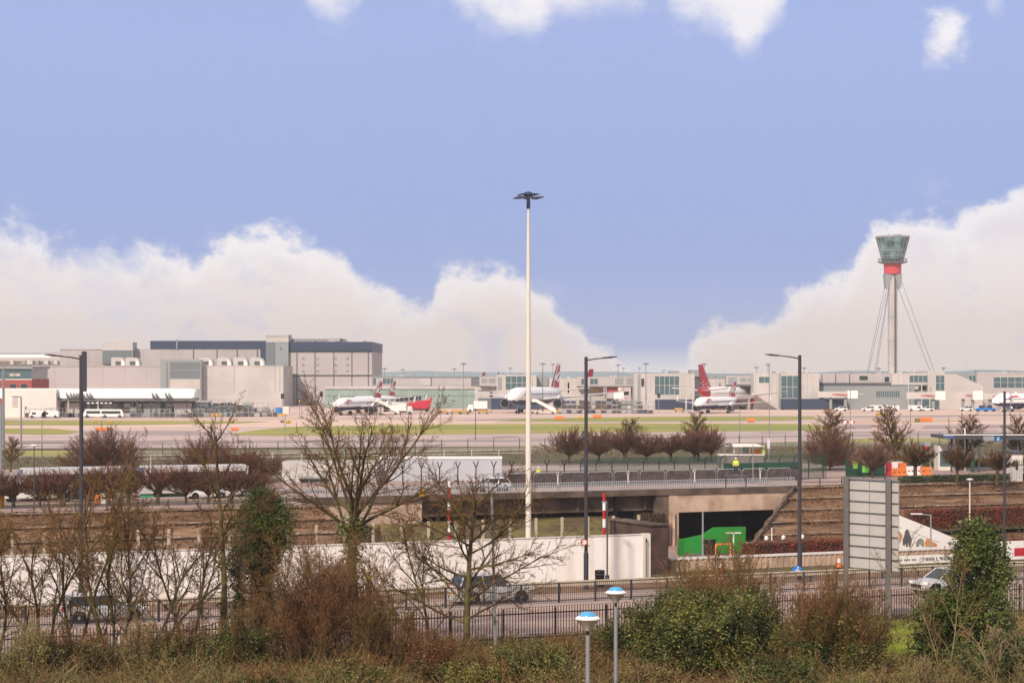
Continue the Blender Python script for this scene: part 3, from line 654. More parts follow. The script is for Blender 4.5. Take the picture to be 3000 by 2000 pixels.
# ================================================================ masts and lamps
def flood_mast():
    r=thing('floodlight_mast','','floodlight mast'); MB().tube([(0,0,0),(0,0,20)],[.28,.14],6).build('pole',M['galv'],r)
    MB().lathe([(.3,20.0),(1.15,20.15),(1.25,20.35),(.6,20.6),(.1,20.9)],(0,0,0),10).build('lamp_ring',M['galv'],r); return r
fm=flood_mast(); first=True
for px,y,D,lab in [(1358,1062,745,'tall floodlight mast between the two smaller left hand jets and the mast'),(1331,1078,930,'short distant floodlight mast left of the tall apron mast'),(1590,1062,735,'floodlight mast in front of the dark crimson tail'),(1620,1064,1000,'faint floodlight mast beside the striped tail tip'),
    (1811,1066,900,'floodlight mast above the cream pier right of the centre lamp post'),(1892,1062,740,'tall floodlight mast beside the teal lounge'),(1827,1076,1200,'tiny faint mast left of the teal lounge'),(1873,1076,1250,'tiny faint mast just left of the tall lounge mast'),
    (1945,1082,1200,'small faint mast above the teal lounge roof'),(2063,1063,850,'floodlight mast right beside the bright red tail'),(2216,1073,900,'thin floodlight mast left of the right lamp post'),(2250,1064,860,'floodlight mast over the dark windows near the right lamp post'),
    (2356,1075,950,'thin mast just right of the right lamp post'),(2574,1076,870,'floodlight mast in front of the tower foot on its left'),(2764,1075,900,'floodlight mast with wide head right of the tower'),(1127,1077,1000,'small mast above the big grey hall corner'),(1180,1080,1050,'small distant mast above the green concourse'),(1495,1076,1100,'faint mast behind the glazed box near the tall mast'),(2858,1084,900,'thin mast in front of the sloping terminal wall')]:
    p=P(px,y,D); sc=p.z/20.9; loc=(p.x,p.y,0)
    if first: fm.location=loc; fm.scale=(1,1,sc); fm['label']=lab; fm['group']='floodlight masts round the apron'; first=False
    else: tree_copy(fm,lab,loc,0,(1,1,sc),'floodlight masts round the apron')
# the tall high mast
def high_mast():
    Y=A(1548,160).y; p=P(1548,575,Y); x,y=p.x,p.y; zt=p.z
    r=thing('high_mast','very tall cream tapering lighting mast with a dark lamp crown','lighting mast',(x,y,-6.2))
    MB().tube([(x,y,-6.2),(x,y,8),(x,y,22),(x,y,zt-.8)],[.245,.22,.16,.09],14).build('pole',M['mast'],r,smooth=40)
    MB().tube([(x,y,zt-1),(x,y,zt+.2)],[.16,.16],10).build('pole_head',M['navyb'],r)
    MB().lathe([(.15,zt-.1),(.3,zt),(.42,zt+.1),(.3,zt+.3),(.12,zt+.38)],(x,y,0),16).build('head_frame',M['navyb'],r,smooth=30)
    for i in range(8):
        a=2*math.pi*(i+.3)/8; cs,sn=math.cos(a),math.sin(a); rr=1.05 if i%2 else .75
        q=V((x+rr*cs,y+rr*sn,zt-.12)); MB().tube([(x+.3*cs,y+.3*sn,zt+.2),(q.x,q.y,zt+.12)],.05,4).build('arm',M['navyb'],r)
        MB().cbox(q,.62,.34,.1,a).build('floodlight',M['galvdark'],r); 
    m=MB(); 
    for z in (1,): m.box(x-.12,x+.12,y-.4,y-.27,z-4,z-3)
    m.build('access_door',M['cladl'],r)
high_mast()
def lamp_post(px,ytop,v,side,arm,label,pr=.115,armr=.045,head=1.0,m='lamp',split=2.2):
    a=A(px,v); zt=CZ-(ytop-HZ)*a.y/F
    r=thing('lamp_post',label,'lamp post',a,group='dark grey street lamp posts along the road')
    MB().tube([a,a+V((0,0,split))],[pr*1.35]*2,10).build('base_section',M[m],r,smooth=40)
    MB().tube([a+V((0,0,split)),(a.x,a.y,zt)],[pr,pr*.92],10).build('pole',M[m],r,smooth=40)
    if arm:
        d=V((side*math.cos(TH*.2),0,0)); s=a.y/F
        p0=V((a.x,a.y,zt-.22)); p1=p0+d*arm*.55+V((0,0,arm*.1)); p2=p0+d*arm+V((0,0,arm*.14))
        MB().tube([p0,p1,p2],[armr,armr,armr*.8],6).build('arm',M[m],r)
        q=p2+d*head*.45+V((0,0,.04)); h=MB()
        h.ring([[(q.x+d.x*t*head,q.y+yy*w,q.z+zz*hh+t*.1) for yy,zz in ((-1,-.5),(1,-.5),(1,.3),(.5,1),(-.5,1),(-1,.3))] for t,w,hh in ((-.5,.07,.04),(-.3,.15,.07),(.2,.17,.07),(.5,.1,.035))])
        ho=h.build('lamp_head',M[m],r); MB().cbox((q.x,q.y,q.z-.045),head*.5,.2,.02).build('lens',M['offwhite'],ho)
lamp_post(238,1040,117,-1,1.05,'dark grey street lamp with its arm to the left, in front of the big halls',split=1.4)
lamp_post(1717,1045,117,1,.95,'dark grey street lamp with its arm to the right, near the tall mast')
lamp_post(2343,1040,117,-1,1.25,'dark grey street lamp with its arm to the left, before the terminal')
lamp_post(2943,1146,118,-1,0,'thin dark post rising at the right edge beyond the ivy tree',pr=.09)
# extra tall panel on left lamp (twin column)
a=A(238,117); MB().box(a.x+.04,a.x+.3,a.y-.09,a.y+.06,12.05,14.25).build('side_panel',M['lamp'],[o for o in bpy.data.objects if o.name=='lamp_post'][0])
def thin_pole(name,label,cat,px,ytop,D=None,ybase=None,rad=.06,m='galv',head=None,arm=0,z0=0,lean=0):
    if ybase: D=gd(ybase,z0)
    p=P(px,ytop,D); b_=V((p.x+lean,D,z0)); r=thing(name,label,cat,b_)
    MB().tube([b_,p],[rad,rad*.75],6).build('pole',M[m],r)
    if arm:
        q=p+V((arm,0,.06)); MB().tube([p-V((0,0,.02)),q],rad*.6,5).build('arm',M[m],r); MB().cbox(q,.8 if abs(arm)>.4 else .4,.2,.09).build('lamp_head',M[m if head is None else head],r)
    elif head: MB().lathe([(.05,0),(.34,.04),(.38,.12),(.15,.2),(.02,.22)],(p.x,p.y,p.z-.05),10).build('lamp_head',M[head],r)
    return r
thin_pole('slender_pole','slender leaning grey pole rising from the shrubs before the bare tree','pole',1440,1425,ybase=1925,rad=.085,m='galv',lean=.2)
thin_pole('lamp_post','small white lamp post on the brick red terraced bank','lamp post',2841,1405,D=228,z0=-4.2,rad=.08,m='offwhite',head='white')
thin_pole('lamp_post','low grey lamp post with arm in front of the white triangular panel','lamp post',2727,1507,D=150,z0=-6,rad=.07,m='galv',arm=-1.0,head='offwhite')
thin_pole('white_pole','plain white pole on the grass verge before the filling station','pole',2827,1253,ybase=1378,rad=.13,m='white')
thin_pole('white_pole','thin white pole among the red twigged trees on the right','pole',2449,1258,D=300,rad=.1,m='offwhite')
thin_pole('grey_pole','grey pole standing before the green boards in the underpass','pole',2059,1498,D=200,z0=-6.2,rad=.11,m='galv')
thin_pole('camera_pole','dark pole with a small white dome camera at the far left','camera pole',100,1306,D=195,rad=.06,m='galvdark',head='white')
thin_pole('grey_pole','thin pale pole with a short arm left of the dome camera','pole',62,1162,D=330,rad=.16,m='galv',arm=-1.2)
thin_pole('lattice_pole','pale grey pole at the very left edge of the view','pole',10,1076,D=330,rad=.25,m='galv')
thin_pole('grey_pole','second pale pole close to the left edge','pole',3,1180,D=260,rad=.15,m='galv')
thin_pole('grey_pole','thin pale pole over the grass strip right of the camera pole','pole',123,1233,D=330,rad=.09,m='galv')
for px,yt,D,l in ((1290,1187,560,'thin grey pole on the taxiway edge left of the tall apron mast'),(1393,1195,420,'thin dark pole rising from the grass left of the high mast'),(2167,1197,380,'thin grey pole under the nose of the right hand small jet'),(2254,1070,360,'tall thin grey pole just left of the right lamp post'),(2491,1142,350,'tall pale pole in front of the boarding bridge'),(2667,1190,380,'short thin pole left of the orange sign on the taxiway'),(2780,1222,370,'short thin pole near the yellow taxiway line'),(2961,1150,300,'pale thin pole at the right edge beside the dark post'),(1590,1080,700,'slim dark pole in front of the boarding stairs'),(630,1190,380,'faint thin pole over the runway left of the big bare tree'),(835,1210,380,'faint thin pole on the grass beside the big bare tree'),(2206,1300,260,'short white pole right of the bus shelter')):
    thin_pole('grey_pole',l,'pole',px,yt,D=D,rad=.07*D/380+.02,m='galv' if px not in (1393,1590,2780) else 'galvdark',z0=0)
# striped posts
def striped(px,yt,v,label,h0):
    a=A(px,v); zt=CZ-(yt-HZ)*a.y/F; r=thing('striped_post',label,'striped post',a,group='red and white banded height poles')
    n=9
    for i in range(n):
        MB().tube([a+V((0,0,zt*i/n)),a+V((0,0,zt*(i+1)/n))],[.105]*2,8).build('band',M['red' if (i+h0)%2 else 'white'],r)
striped(1316,1395,128,'red and white striped pole behind the bare tree, left of the high mast',0)
striped(1770,1444,128,'red and white striped pole behind the white hoarding, right of the high mast',1)
a=A(1779,117.6); r=thing('dark_post','slim dark post with a thick base and small hooked lamp by the hoarding','post',a)
MB().tube([a,a+V((0,0,.75))],.14,10).build('base',M['galvdark'],r); zt=CZ-(1470-HZ)*a.y/F
MB().tube([a+V((0,0,.75)),a+V((0,0,zt))],.05,8).build('pole',M['galvdark'],r); MB().cbox(a+V((-.18,0,zt)),.3,.12,.1).build('lamp_head',M['galv'],r)
a=A(1757,117.8); r=thing('litter_bin','upright black litter bin at the foot of the hoarding','bin',a)
MB().lathe([(.27,0),(.29,.1),(.29,.9),(.32,.95),(.3,1.05),(.1,1.08)],a,16).build('body',M['black'],r,smooth=35); MB().lathe([(.33,.78),(.33,.82),(.3,.84)],a,16).build('rim',M['galvdark'],r)
a=A(1711,116.7); r=thing('speed_sign','small round red and white sign fixed on the centre lamp post','sign',a+V((0,0,2.6)))
MB().lathe([(.22,0),(.22,.03)],a+V((0,-.18,2.9)),20,'Y').build('plate',M['red'],r); MB().lathe([(.15,-.01),(.15,.0)],a+V((0,-.19,2.9)),20,'Y').build('plate_face',M['offwhite'],r)
# blue round sign
a=A(2337,116.6); c=P(2336,1671,a.y-.2); r=thing('cycle_sign','round blue sign with white figures on the right lamp post','sign',c)
MB().lathe([(.33,0),(.33,.04)],c,24,'Y').build('plate',M['blue'],r)
m=MB(); q=lambda x,z:(c.x+x,c.y-.012,c.z+z); 
for pts in ([(-.17,-.08),(-.12,-.08),(-.02,.1),(-.07,.1)],[(-.07,.1),(.0,.13),(.06,.0),(.02,-.02)],[(-.05,-.02),(.02,0),(.0,-.2),(-.05,-.2)],[(.08,-.18),(.12,-.18),(.14,.06),(.08,.06)]): m.poly([q(x,z) for x,z in pts])
m.lathe([(.05,-.012),(.05,-.002)],(c.x+.04,c.y,c.z+.2),10,'Y'); m.build('symbol',M['white'],r)
# near mushroom lamps
def mushroom(px,py,D,label):
    c=P(px,py,D); r=thing('mushroom_lamp',label,'lamp post',(c.x,c.y,0),group='low lamps with blue domes nearest the camera')
    MB().tube([(c.x,c.y,0),(c.x,c.y,c.z-.5)],[.085,.07],12).build('pole',M['silver'],r,smooth=40)
    MB().tube([(c.x,c.y,c.z-.55),(c.x,c.y,c.z-.35)],.055,10).build('collar',M['black'],r)
    MB().lathe([(.06,-.36),(.08,-.31),(.2,-.17),(.33,-.05),(.36,-.02)],c,28).build('reflector',mat('lamp_bowl','#b5a898',.4,.05,2),r,smooth=40)
    MB().lathe([(.36,-.03),(.395,-.0),(.39,.03),(.3,.09),(.2,.1)],c,28).build('rim',M['white'],r,smooth=40)
    MB().lathe([(.27,.09),(.25,.15),(.18,.2),(.08,.225),(.01,.23)],c,28).build('dome',mat('lamp_blue','#4fa3d8',.2,.05,2,spec=.6),r,smooth=40)
    m=MB(); 
    for s in (-1,1): m.tube([(c.x+s*.35,c.y,c.z-.02),(c.x+s*.06,c.y,c.z-.36)],.014,5)
    m.build('bracket',M['silver'],r)
    m=MB(); [m.cbox((c.x+s*.06,c.y-.21,c.z+.13),.03,.02,.05) for s in (-1,1)]; m.build('clip',M['galvdark'],r)
mushroom(1722,1812,67,'nearest mushroom lamp with a blue dome on a silver pole')
mushroom(1804,1736,80,'farther blue domed mushroom lamp right behind the nearest one')
# road sign seen from behind
def sign_back():
    a=P(2477,1400,110.4); b_=P(2632,1409,107.6); d=(V((b_.x,b_.y,0))-V((a.x,a.y,0))); L=d.length; d.normalize(); n=V((d.y,-d.x,0))
    if n.y>0: n=-n
    zt=a.z; zb=CZ-(1660-HZ)*110.4/F
    r=thing('road_sign','large grey road sign seen from behind on two steel posts','road sign',(a.x,a.y,0))
    g=lambda t,o,z: V((a.x,a.y,0))+d*t*L+n*o+V((0,0,z))
    m=MB()
    rows=8; hh=(zt-zb)/rows
    for i in range(rows): m.hexa([g(0,0,zb+i*hh+.02),g(1,0,zb+i*hh+.02),g(1,-.06,zb+i*hh+.02),g(0,-.06,zb+i*hh+.02)],[g(0,0,zb+(i+1)*hh-.02),g(1,0,zb+(i+1)*hh-.02),g(1,-.06,zb+(i+1)*hh-.02),g(0,-.06,zb+(i+1)*hh-.02)])
    m.build('panel',mat('sign_back','#b8b3ad',.5,.05,1.5),r)
    m=MB()
    for i in range(rows): m.beam(g(0,.03,zb+i*hh),g(1,.03,zb+i*hh),.05,.055)
    m.build('cross_rail',mat('rail_mid','#66655f',.6,.1,2),r)
    MB().beam(g(.46,.01,zb),g(.46,.01,zt),.03,.03).build('seam',M['galv'],r)
    MB().beam(g(-.01,.03,zt),g(1.01,.03,zt),.12,.08).build('top_cap',M['galv'],r)
    for t in (.06,.86): MB().beam(g(t,.2,-.1),g(t,.2,zt+.1),.24,.24).build('post',mat('steel_post','#6e6a66',.6,.12,1.5,metal=.2),r)
sign_back()

gt=B('gate_room','dark glazed gate room with a pale flat roof before the stair tower','building',680,672)
gt.vol('wall',M['glassb'],618,690,1186,6,D=672); gt.vol('roof',M['offwhite'],616,735,1182,8,1186,D=671.5); gt.bars('mullion','offwhite',[626+i*9 for i in range(8)],1187,1217,.9,D=672); gt.vol('side_wall',M['cladd'],690.5,733,1187,6,D=672.2)
gt=B('gate_room','low dark gate building with a row of windows left of the stair tower','building',560,668)
gt.vol('wall',M['cladd'],430,610,1178,6,D=668); gt.vol('roof',M['cladl'],428,612,1174,7,1178.3,D=667.6); gt.win(440,505,1186,1197,7,1,D=668,g='glass'); gt.win(520,600,1186,1197,8,1,D=668,g='glass'); gt.win(440,600,1203,1213,12,1,D=668,g='glassb',fr='galv')

rp=random.Random(31)
for bb,x0,x1,yt in ((tp,1408,1455,1103),(g1,1470,1560,1098),(g2,1600,1790,1108),(g2,1700,1850,1104),(g3,1880,1950,1094),(g4,2060,2200,1105),(g5,2230,2380,1093),(g6,2410,2600,1094),(g7,2620,2755,1093),(g8,2870,3000,1092),(uc,1110,1390,1102),(hall,860,1080,1001)):
    for k in range(max(3,int((x1-x0)/22))):
        x=rp.uniform(x0,x1-8); w_=rp.uniform(3,13); hh=rp.uniform(1.5,5); bb.vol('roof_unit',M[rp.choice(('cladg','cladl','roofg','cladd','redbr') if k%9==0 else ('cladg','cladl','roofg'))],x,x+w_,yt-hh,rp.uniform(2,5),yt+.4,D=bb.D+rp.uniform(2,7))
    if rp.random()<.8:
        q=P(rp.uniform(x0,x1),yt-rp.uniform(5,11),bb.D+4); MB().tube([(q.x,q.y,P(0,yt+1,bb.D).z),(q.x,q.y,q.z)],.09,5).build('antenna',M['galv'],bb.r)
for bb,xs,y0,y1 in ((g1,(1460,1550,1560),1099,1165),(g2,(1590,1620,1640,1655),1110,1165),(g3,(1862,1896,1905,1998,2006,2022),1096,1168),(g4,(2045,2060,2080,2098),1109,1165),(g5,(2213,2262,2275,2350,2365,2380),1095,1166),(g6,(2428,2470,2500,2560,2585),1096,1120),(g7,(2632,2648),1095,1127),(uc,(1170,1200,1300,1340),1106,1130),(h3,(200,230,260),1026,1070),(h2,(420,470,530,600,660,720),1024,1050),(tp,(1400,1447),1132,1165)):
    bb.bars('panel_seam','cladg',xs,y0,y1,.7,pro=.04)
for i,px in enumerate((2459,2476,2493)):
    p=G(px,1240); r=thing('low_barrier',['left','middle','right'][i]+' one of three small white barriers with red ends on the taxiway edge','barrier',p,'small white and red barriers'); MB().cbox((p.x,p.y,.3),1.1,.4,.6).build('block',M['white'],r,bev=.05); MB().cbox((p.x+.8,p.y,.3),.45,.38,.58).build('red_end',M['redf'],r)
# ================================================================ AIRCRAFT
def aircraft(kind):
    big=kind in('ba_big','virgin'); L,Rr,S,Hf=(60,2.9,56,17.0) if big else (36.5,1.98,33.5,11.2)
    k=L/36.5; r=thing('airliner','','airliner'); zc=Rr*(2.0 if big else 1.8)
    st=[(.5,.02,-.25),(.492,.28,-.22),(.478,.5,-.16),(.455,.72,-.08),(.42,.9,-.02),(.37,1,0),(.1,1,0),(-.2,1,0),(-.3,.9,.08),(-.38,.68,.25),(-.45,.4,.45),(-.49,.18,.6),(-.5,.06,.66)]
    n=28; m=MB(); rings=[]
    for fx,fr,fz in st: rings.append([(fx*L,Rr*fr*math.sin(2*math.pi*i/n),zc+Rr*fz+Rr*fr*math.cos(2*math.pi*i/n)) for i in range(n)])
    m.ring(rings); ms=[]
    for f in m.f:
        c=[sum(m.v[i][j] for i in f)/len(f) for j in (0,2)]
        red=kind in('virgin','crimson') and c[0]<-.36*L
        ms.append(2 if red else (1 if kind.startswith('ba') and c[1]<zc-Rr*.45 and c[0]>-.44*L else 0))
    m.m=ms; tail={'virgin':M['redf'],'crimson':M['crimson']}.get(kind,M['redf'])
    fu=m.build('fuselage',[M['acwhite'],M['navy'],tail],r,smooth=50)
    m=MB(); x=.40*L
    while x>-.34*L:
        for s in (-1,1): m.cbox((x,s*Rr*.992,zc+Rr*.18),.28,.05,.38)
        x-=.55*k if big else .53
    m.build('cabin_windows',M['glass'],fu)
    m=MB()
    for s in (-1,1): m.hexa([(.474*L,s*.1,zc+Rr*.22),(.474*L,s*Rr*.42,zc+Rr*.16),(.45*L,s*Rr*.66,zc+Rr*.2),(.452*L,s*.1,zc+Rr*.2)],[(.462*L,s*.1,zc+Rr*.52),(.46*L,s*Rr*.38,zc+Rr*.5),(.447*L,s*Rr*.55,zc+Rr*.46),(.445*L,s*.1,zc+Rr*.5)])
    m.build('cockpit_windscreen',M['glass'],fu)
    if kind.startswith('ba'):
        for s in (-1,1):
            m=MB(); pts=[]; N=10
            for i in range(N+1):
                t=i/N; x=(.37-.13*t)*L; zz=.35+.3*math.sin(t*2.4)-.1*t; th=.16*math.sin(math.pi*min(1,t*1.05))+.02
                for q in (zz-th,zz+th): 
                    q=max(-.9,min(.95,q)); pts.append((x,s*(Rr*math.sqrt(1-q*q)+.05),zc+Rr*q))
            m.ring([[pts[2*i],pts[2*i+1]] for i in range(N+1)],close=False,cap=False)
            m.build('ribbon_emblem',M['redf'],fu)
            m=MB(); pts=[]
            for i in range(6):
                t=i/5; x=(.375-.05*t)*L; zz=.28-.42*t
                for q in (zz-.12*(1-t*.3),zz+.10*(1-t)): pts.append((x,s*(Rr*math.sqrt(1-q*q)+.06),zc+Rr*q))
            m.ring([[pts[2*i],pts[2*i+1]] for i in range(6)],close=False,cap=False); m.build('ribbon_emblem_tail',M['navy'],fu)
    # wings
    rc=.19*L; tc=.045*L; sweep=.155*L*(1.15 if big else 1)
    for s in (-1,1):
        m=MB(); rings=[]
        for t in (0,.35,1):
            y=s*(Rr*.7+(S/2-Rr*.7)*t); c=rc+(tc-rc)*(t**.75 if t else 0); x0=.11*L-sweep*1.55*t; z=zc-Rr*.5+t*S*.5*(.10 if big else .085); th=c*.11*(1-.35*t)
            rings.append([(x0,y,z),(x0-c*.3,y,z+th*.6),(x0-c,y,z+.02),(x0-c*.4,y,z-th*.4)])
        m.ring(rings); w=m.build('wing',M['silver'] if False else mat('wing_grey','#c9c6c4',.4,.04,.3),r)
        tip=rings[-1]; x0,y,z=tip[0]
        if not big:
         MB().prism([(x0-.02*L,z),(x0-tc,z),(x0-tc*1.6,z+1.9*k**.4),(x0-tc*1.15,z+1.9*k**.4)],.14,o=(0,y+s*.02,0)).build('winglet',M['redf'] if kind=='virgin' else M['acwhite'],w)
        # engine
        y=s*S*.5*(.33 if big else .36); er=1.75 if big else 1.15; ex=.105*L; ez=zc-Rr*.5+S*.5*.33*.09-er*1.0-.2
        col_={'virgin':M['redf'],'crimson':M['acwhite']}.get(kind,M['navy'])
        e=MB().lathe([(er*.82,ex+.1*k),(er*.95,ex+.2*k),(er,ex-.4*k),(er*.97,ex-2.0*k),(er*.7,ex-3.2*k),(er*.35,ex-3.9*k)],(0,y,ez),22,'X').build('engine',col_,r,smooth=40)
        MB().lathe([(er*.8,ex+.12*k),(er*.9,ex+.24*k),(er*.99,ex+.1*k),(er*.985,ex-.15*k)],(0,y,ez),22,'X').build('intake_lip',M['silver'],e,smooth=40)
        MB().lathe([(er*.79,ex+.125*k),(er*.79,ex+.135*k)],(0,y,ez),22,'X').build('fan',M['rubber'],e)
        MB().prism([(ex-.3,ez+er*.9),(ex-3.2*k,ez+er*.6),(ex-3.4*k,ez+er+1.2),(ex-1.5,ez+er+1.0)],.4,o=(0,y,0)).build('pylon',M['acwhite'],r)
        # tailplane
        m=MB(); rings=[]
        for t in (0,1):
            yy=s*(.3+(S*.19)*t); c=(.1-.06*t)*L; x0=-.385*L-.075*L*t; z=zc+Rr*.5+t*.6*k
            rings.append([(x0,yy,z),(x0-c*.3,yy,z+.2*k),(x0-c,yy,z),(x0-c*.3,yy,z-.12*k)])
        m.ring(rings); m.build('tailplane',mat('wing_grey','#c9c6c4',.4,.04,.3),r)
    # fin, banded in the tail colours
    m=MB(); z0=zc+Rr*.75; nz,nx=22,12
    def q(sx,t,yy):
        c=(.155-.095*t)*L; x=-.30*L-.135*L*t*1.02-c*sx
        return (x,yy*(1-.5*t)*(1-abs(sx-.35)*1.1),z0+(Hf-z0)*t)
    for i in range(nx):
        for j in range(nz):
            sa,sb=i/nx,(i+1)/nx; ta,tb=j/nz,(j+1)/nz; s_,t_=(sa+sb)/2,(ta+tb)/2
            if kind.startswith('ba'):
                w1=t_+(s_-.5)*.25*(-1)
                if t_>.93: mi=0
                elif w1>.50+.10*math.sin(s_*3) and s_>.16 and w1<.95: mi=2
                elif .34<w1<.46 and s_>.45: mi=1
                elif t_<.30-.12*(s_)+.06 and s_>.12: mi=2
                else: mi=0
            elif kind=='virgin': mi=0 if (t_<.34 and abs(math.sin(s_*14+t_*9))<.30) else 2
            else: mi=0 if (t_<.3 and abs(math.sin(s_*14+t_*9))<.22) else 2
            m.mi=mi
            for y in (.34*k,-.34*k):
                pts=[q(sa,ta,y),q(sb,ta,y),q(sb,tb,y),q(sa,tb,y)]; m.poly(pts if y<0 else pts[::-1])
    m.mi=0
    m.build('tail_fin',[M['acwhite'],M['navy'],tail],r)
    # gear
    def gear(x,y,ln,wr,nw):
        MB().tube([(x,y,zc-Rr*.9),(x,y,wr)],.14*k**.5,6).build('gear_leg',M['silver'],r)
        m=MB()
        for dx in ([-wr*1.1,wr*1.1] if nw>2 else [0]):
            for dy in (-.35*k**.5,.35*k**.5): m.lathe([(wr*.6,-.2),(wr,-.16),(wr,.16),(wr*.6,.2)],(x+dx,y+dy,wr),14,'Y')
        m.build('gear_wheels',M['rubber'],r)
    gear(.37*L,0,2,.42*k**.6,2); gear(-.03*L,S*.11,2,.55*k**.3,4 if big else 2); gear(-.03*L,-S*.11,2,.55*k**.3,4 if big else 2)
    return r
ac={}
def place_ac(kind,label,p,ang,sc=1,f=None):
    loc=V((p.x,p.y,0))
    if kind not in ac:
        ac[kind]=aircraft(kind); o=ac[kind]; kids(o); _K[o.name]=[(c,kids(c)) for c in kids(o)]
        o.location=loc; o.rotation_euler=(0,0,ang); o.scale=(sc,)*3; o['label']=label; o['group']='airliners parked at the terminal'
    else: tree_copy(ac[kind],label,loc,ang,sc,'airliners parked at the terminal')
def by_nose(px,D,ang,L): # centre from nose position
    n=P(px,1200,D); return V((n.x-math.cos(ang)*L/2,n.y-math.sin(ang)*L/2,0))
place_ac('ba_big','large white airliner with navy belly, its nose turned toward us, behind the high mast',by_nose(1496,700,R(180+73),60),R(180+73))
place_ac('ba_small','small white airliner with striped fin seen through the bare tree crown',by_nose(980,676,R(180+69),36.5),R(180+69))
place_ac('ba_small','partly hidden small airliner whose striped fin shows behind the leftmost jet',by_nose(1032,730,R(180+69),36.5),R(180+69),1)
place_ac('ba_small','small white airliner with blue engine parked before the crimson finned jet',by_nose(2040,704,R(180+63),36.5),R(180+63))
place_ac('ba_small','white airliner cut by the right edge, blue engine showing',by_nose(2925,740,R(180+30),36.5),R(180+30),1.15)
t=P(2062,1200,775); ang=R(62)
place_ac('virgin','white airliner seen from behind with bright red fin and red engines',V((t.x+math.cos(ang)*24,t.y+math.sin(ang)*24,0)),ang,.97)
place_ac('crimson','airliner whose dark crimson fin stands behind the big centre jet',V((P(1594,1200,875).x+8,900,0)),R(120),1.35)
place_ac('crimson','jet mostly hidden, only a small dark red fin tip above the left pier',V((P(1390,1100,960).x-3,985,0)),R(110),1.25)
place_ac('crimson','jet hidden behind the pier roof, short red fin tip near the glazed box',V((P(1462,1100,1000).x-2,1022,0)),R(95),1.25)
# ================================================================ VEHICLES
def wheel(m_,x,y,rad,w,par):
    t=MB().lathe([(rad*.62,-w/2),(rad*.94,-w/2),(rad,-w*.3),(rad,w*.3),(rad*.94,w/2),(rad*.62,w/2)],(x,y,rad),20,'Y').build('tyre',M['rubber'],par,smooth=40)
    MB().lathe([(rad*.1,-w/2-.01),(rad*.6,-w/2+.02),(rad*.62,0),(rad*.6,w/2-.02),(rad*.1,w/2+.01)],(x,y,rad),14,'Y').build('rim',M['silver'],t)
def car(label,paint,L=4.3,W=1.8,H=1.5,kind='hatch',group='cars on the roads'):
    r=thing('car',label,'car',(0,0,0),group)
    x=lambda f:f*L
    if kind=='hatch': prof=[(-.5,.45,.72),(-.49,.9,.8),(-.44,.98,.86),(-.2,.97,.9),(.15,.95,.9),(.34,.84,.88),(.45,.7,.82),(.49,.55,.72),(.5,.42,.62)]; cab=[(-.47,.16+.02),(-.40,.07)]; g=(-.47,.24,-.38,.05)
    elif kind=='saloon': prof=[(-.5,.5,.7),(-.48,.92,.8),(-.38,.98,.87),(-.2,.96,.9),(.15,.93,.9),(.34,.82,.88),(.46,.68,.8),(.5,.45,.6)]; g=(-.36,.22,-.22,.04)
    else: prof=[(-.5,.55,.78),(-.49,1.05,.84),(-.44,1.12,.88),(-.2,1.12,.92),(.15,1.1,.92),(.32,1.04,.9),(.44,.95,.86),(.49,.7,.76),(.5,.5,.66)]; g=(-.47,.22,-.41,.06)
    m=MB(); rings=[]
    for f,zt,w in prof:
        hw=W/2*w/.92; zb=.26
        rings.append([(x(f),-hw*.9,zb),(x(f),hw*.9,zb),(x(f),hw,zb+.14),(x(f),hw,max(zb+.16,zt-.22)),(x(f),hw*.93,zt-.04),(x(f),hw*.7,zt),(x(f),-hw*.7,zt),(x(f),-hw*.93,zt-.04),(x(f),-hw,max(zb+.16,zt-.22)),(x(f),-hw,zb+.14)])
    m.ring(rings); body=m.build('body',paint,r,smooth=35)
    zb=.93 if kind!='suv' else 1.08; b0,b1,t0,t1=[x(q) for q in g]; w0,w1=W*.45,W*.36
    m=MB().hexa([(b0,-w0,zb-.05),(b1,-w0,zb-.05),(b1,w0,zb-.05),(b0,w0,zb-.05)],[(t0,-w1,H-.06),(t1,-w1,H-.06),(t1,w1,H-.06),(t0,w1,H-.06)]); m.build('windows',M['glass'],r)
    m=MB().hexa([(t0-.03,-w1-.02,H-.07),(t1+.04,-w1-.02,H-.07),(t1+.04,w1+.02,H-.07),(t0-.03,w1+.02,H-.07)],[(t0+.12,-w1+.1,H),(t1-.15,-w1+.1,H),(t1-.15,w1-.1,H),(t0+.12,w1-.1,H)]); m.build('roof',paint,r)
    m=MB()
    for s in (-1,1):
        for (a,b_) in ((b0,t0),(b1,t1),((b0+b1)/2-.1,(t0+t1)/2)):
            m.tube([(a,s*(w0+.01),zb-.05),(b_,s*(w1+.01),H-.05)],.045,5)
    m.build('pillar',paint,r)
    wr=.33 if kind!='suv' else .37
    for fx in (-.31,.32):
        for s in (-1,1):
            wheel(None,x(fx),s*(W/2-.1),wr,.22,r)
    for fx in (-.31,.32):
        for s in (-1,1): MB().lathe([(wr*1.14,-.015),(wr*1.14,.015)],(x(fx),s*(W/2+.005-.02),wr),18,'Y').build('wheel_arch',M['black'],r)
    zl=.62 if kind!='suv' else .8
    for s in (-1,1):
        MB().cbox((x(.465),s*W*.36,zl+.06),.28,.34,.15,s*-.35).build('headlight',M['white'],r); MB().cbox((x(-.487),s*W*.385,zl+.2),.1,.26,.22).build('tail_light',M['red'],r)
        MB().cbox((x(.13),s*(W/2+.08),zb+.05),.14,.16,.12).build('mirror',paint,r)
    MB().cbox((x(.497),0,.5),.06,W*.55,.2).build('grille',M['black'],r); MB().cbox((x(-.5),0,.62),.03,.5,.11).build('number_plate',M['yellow'],r)
    return r
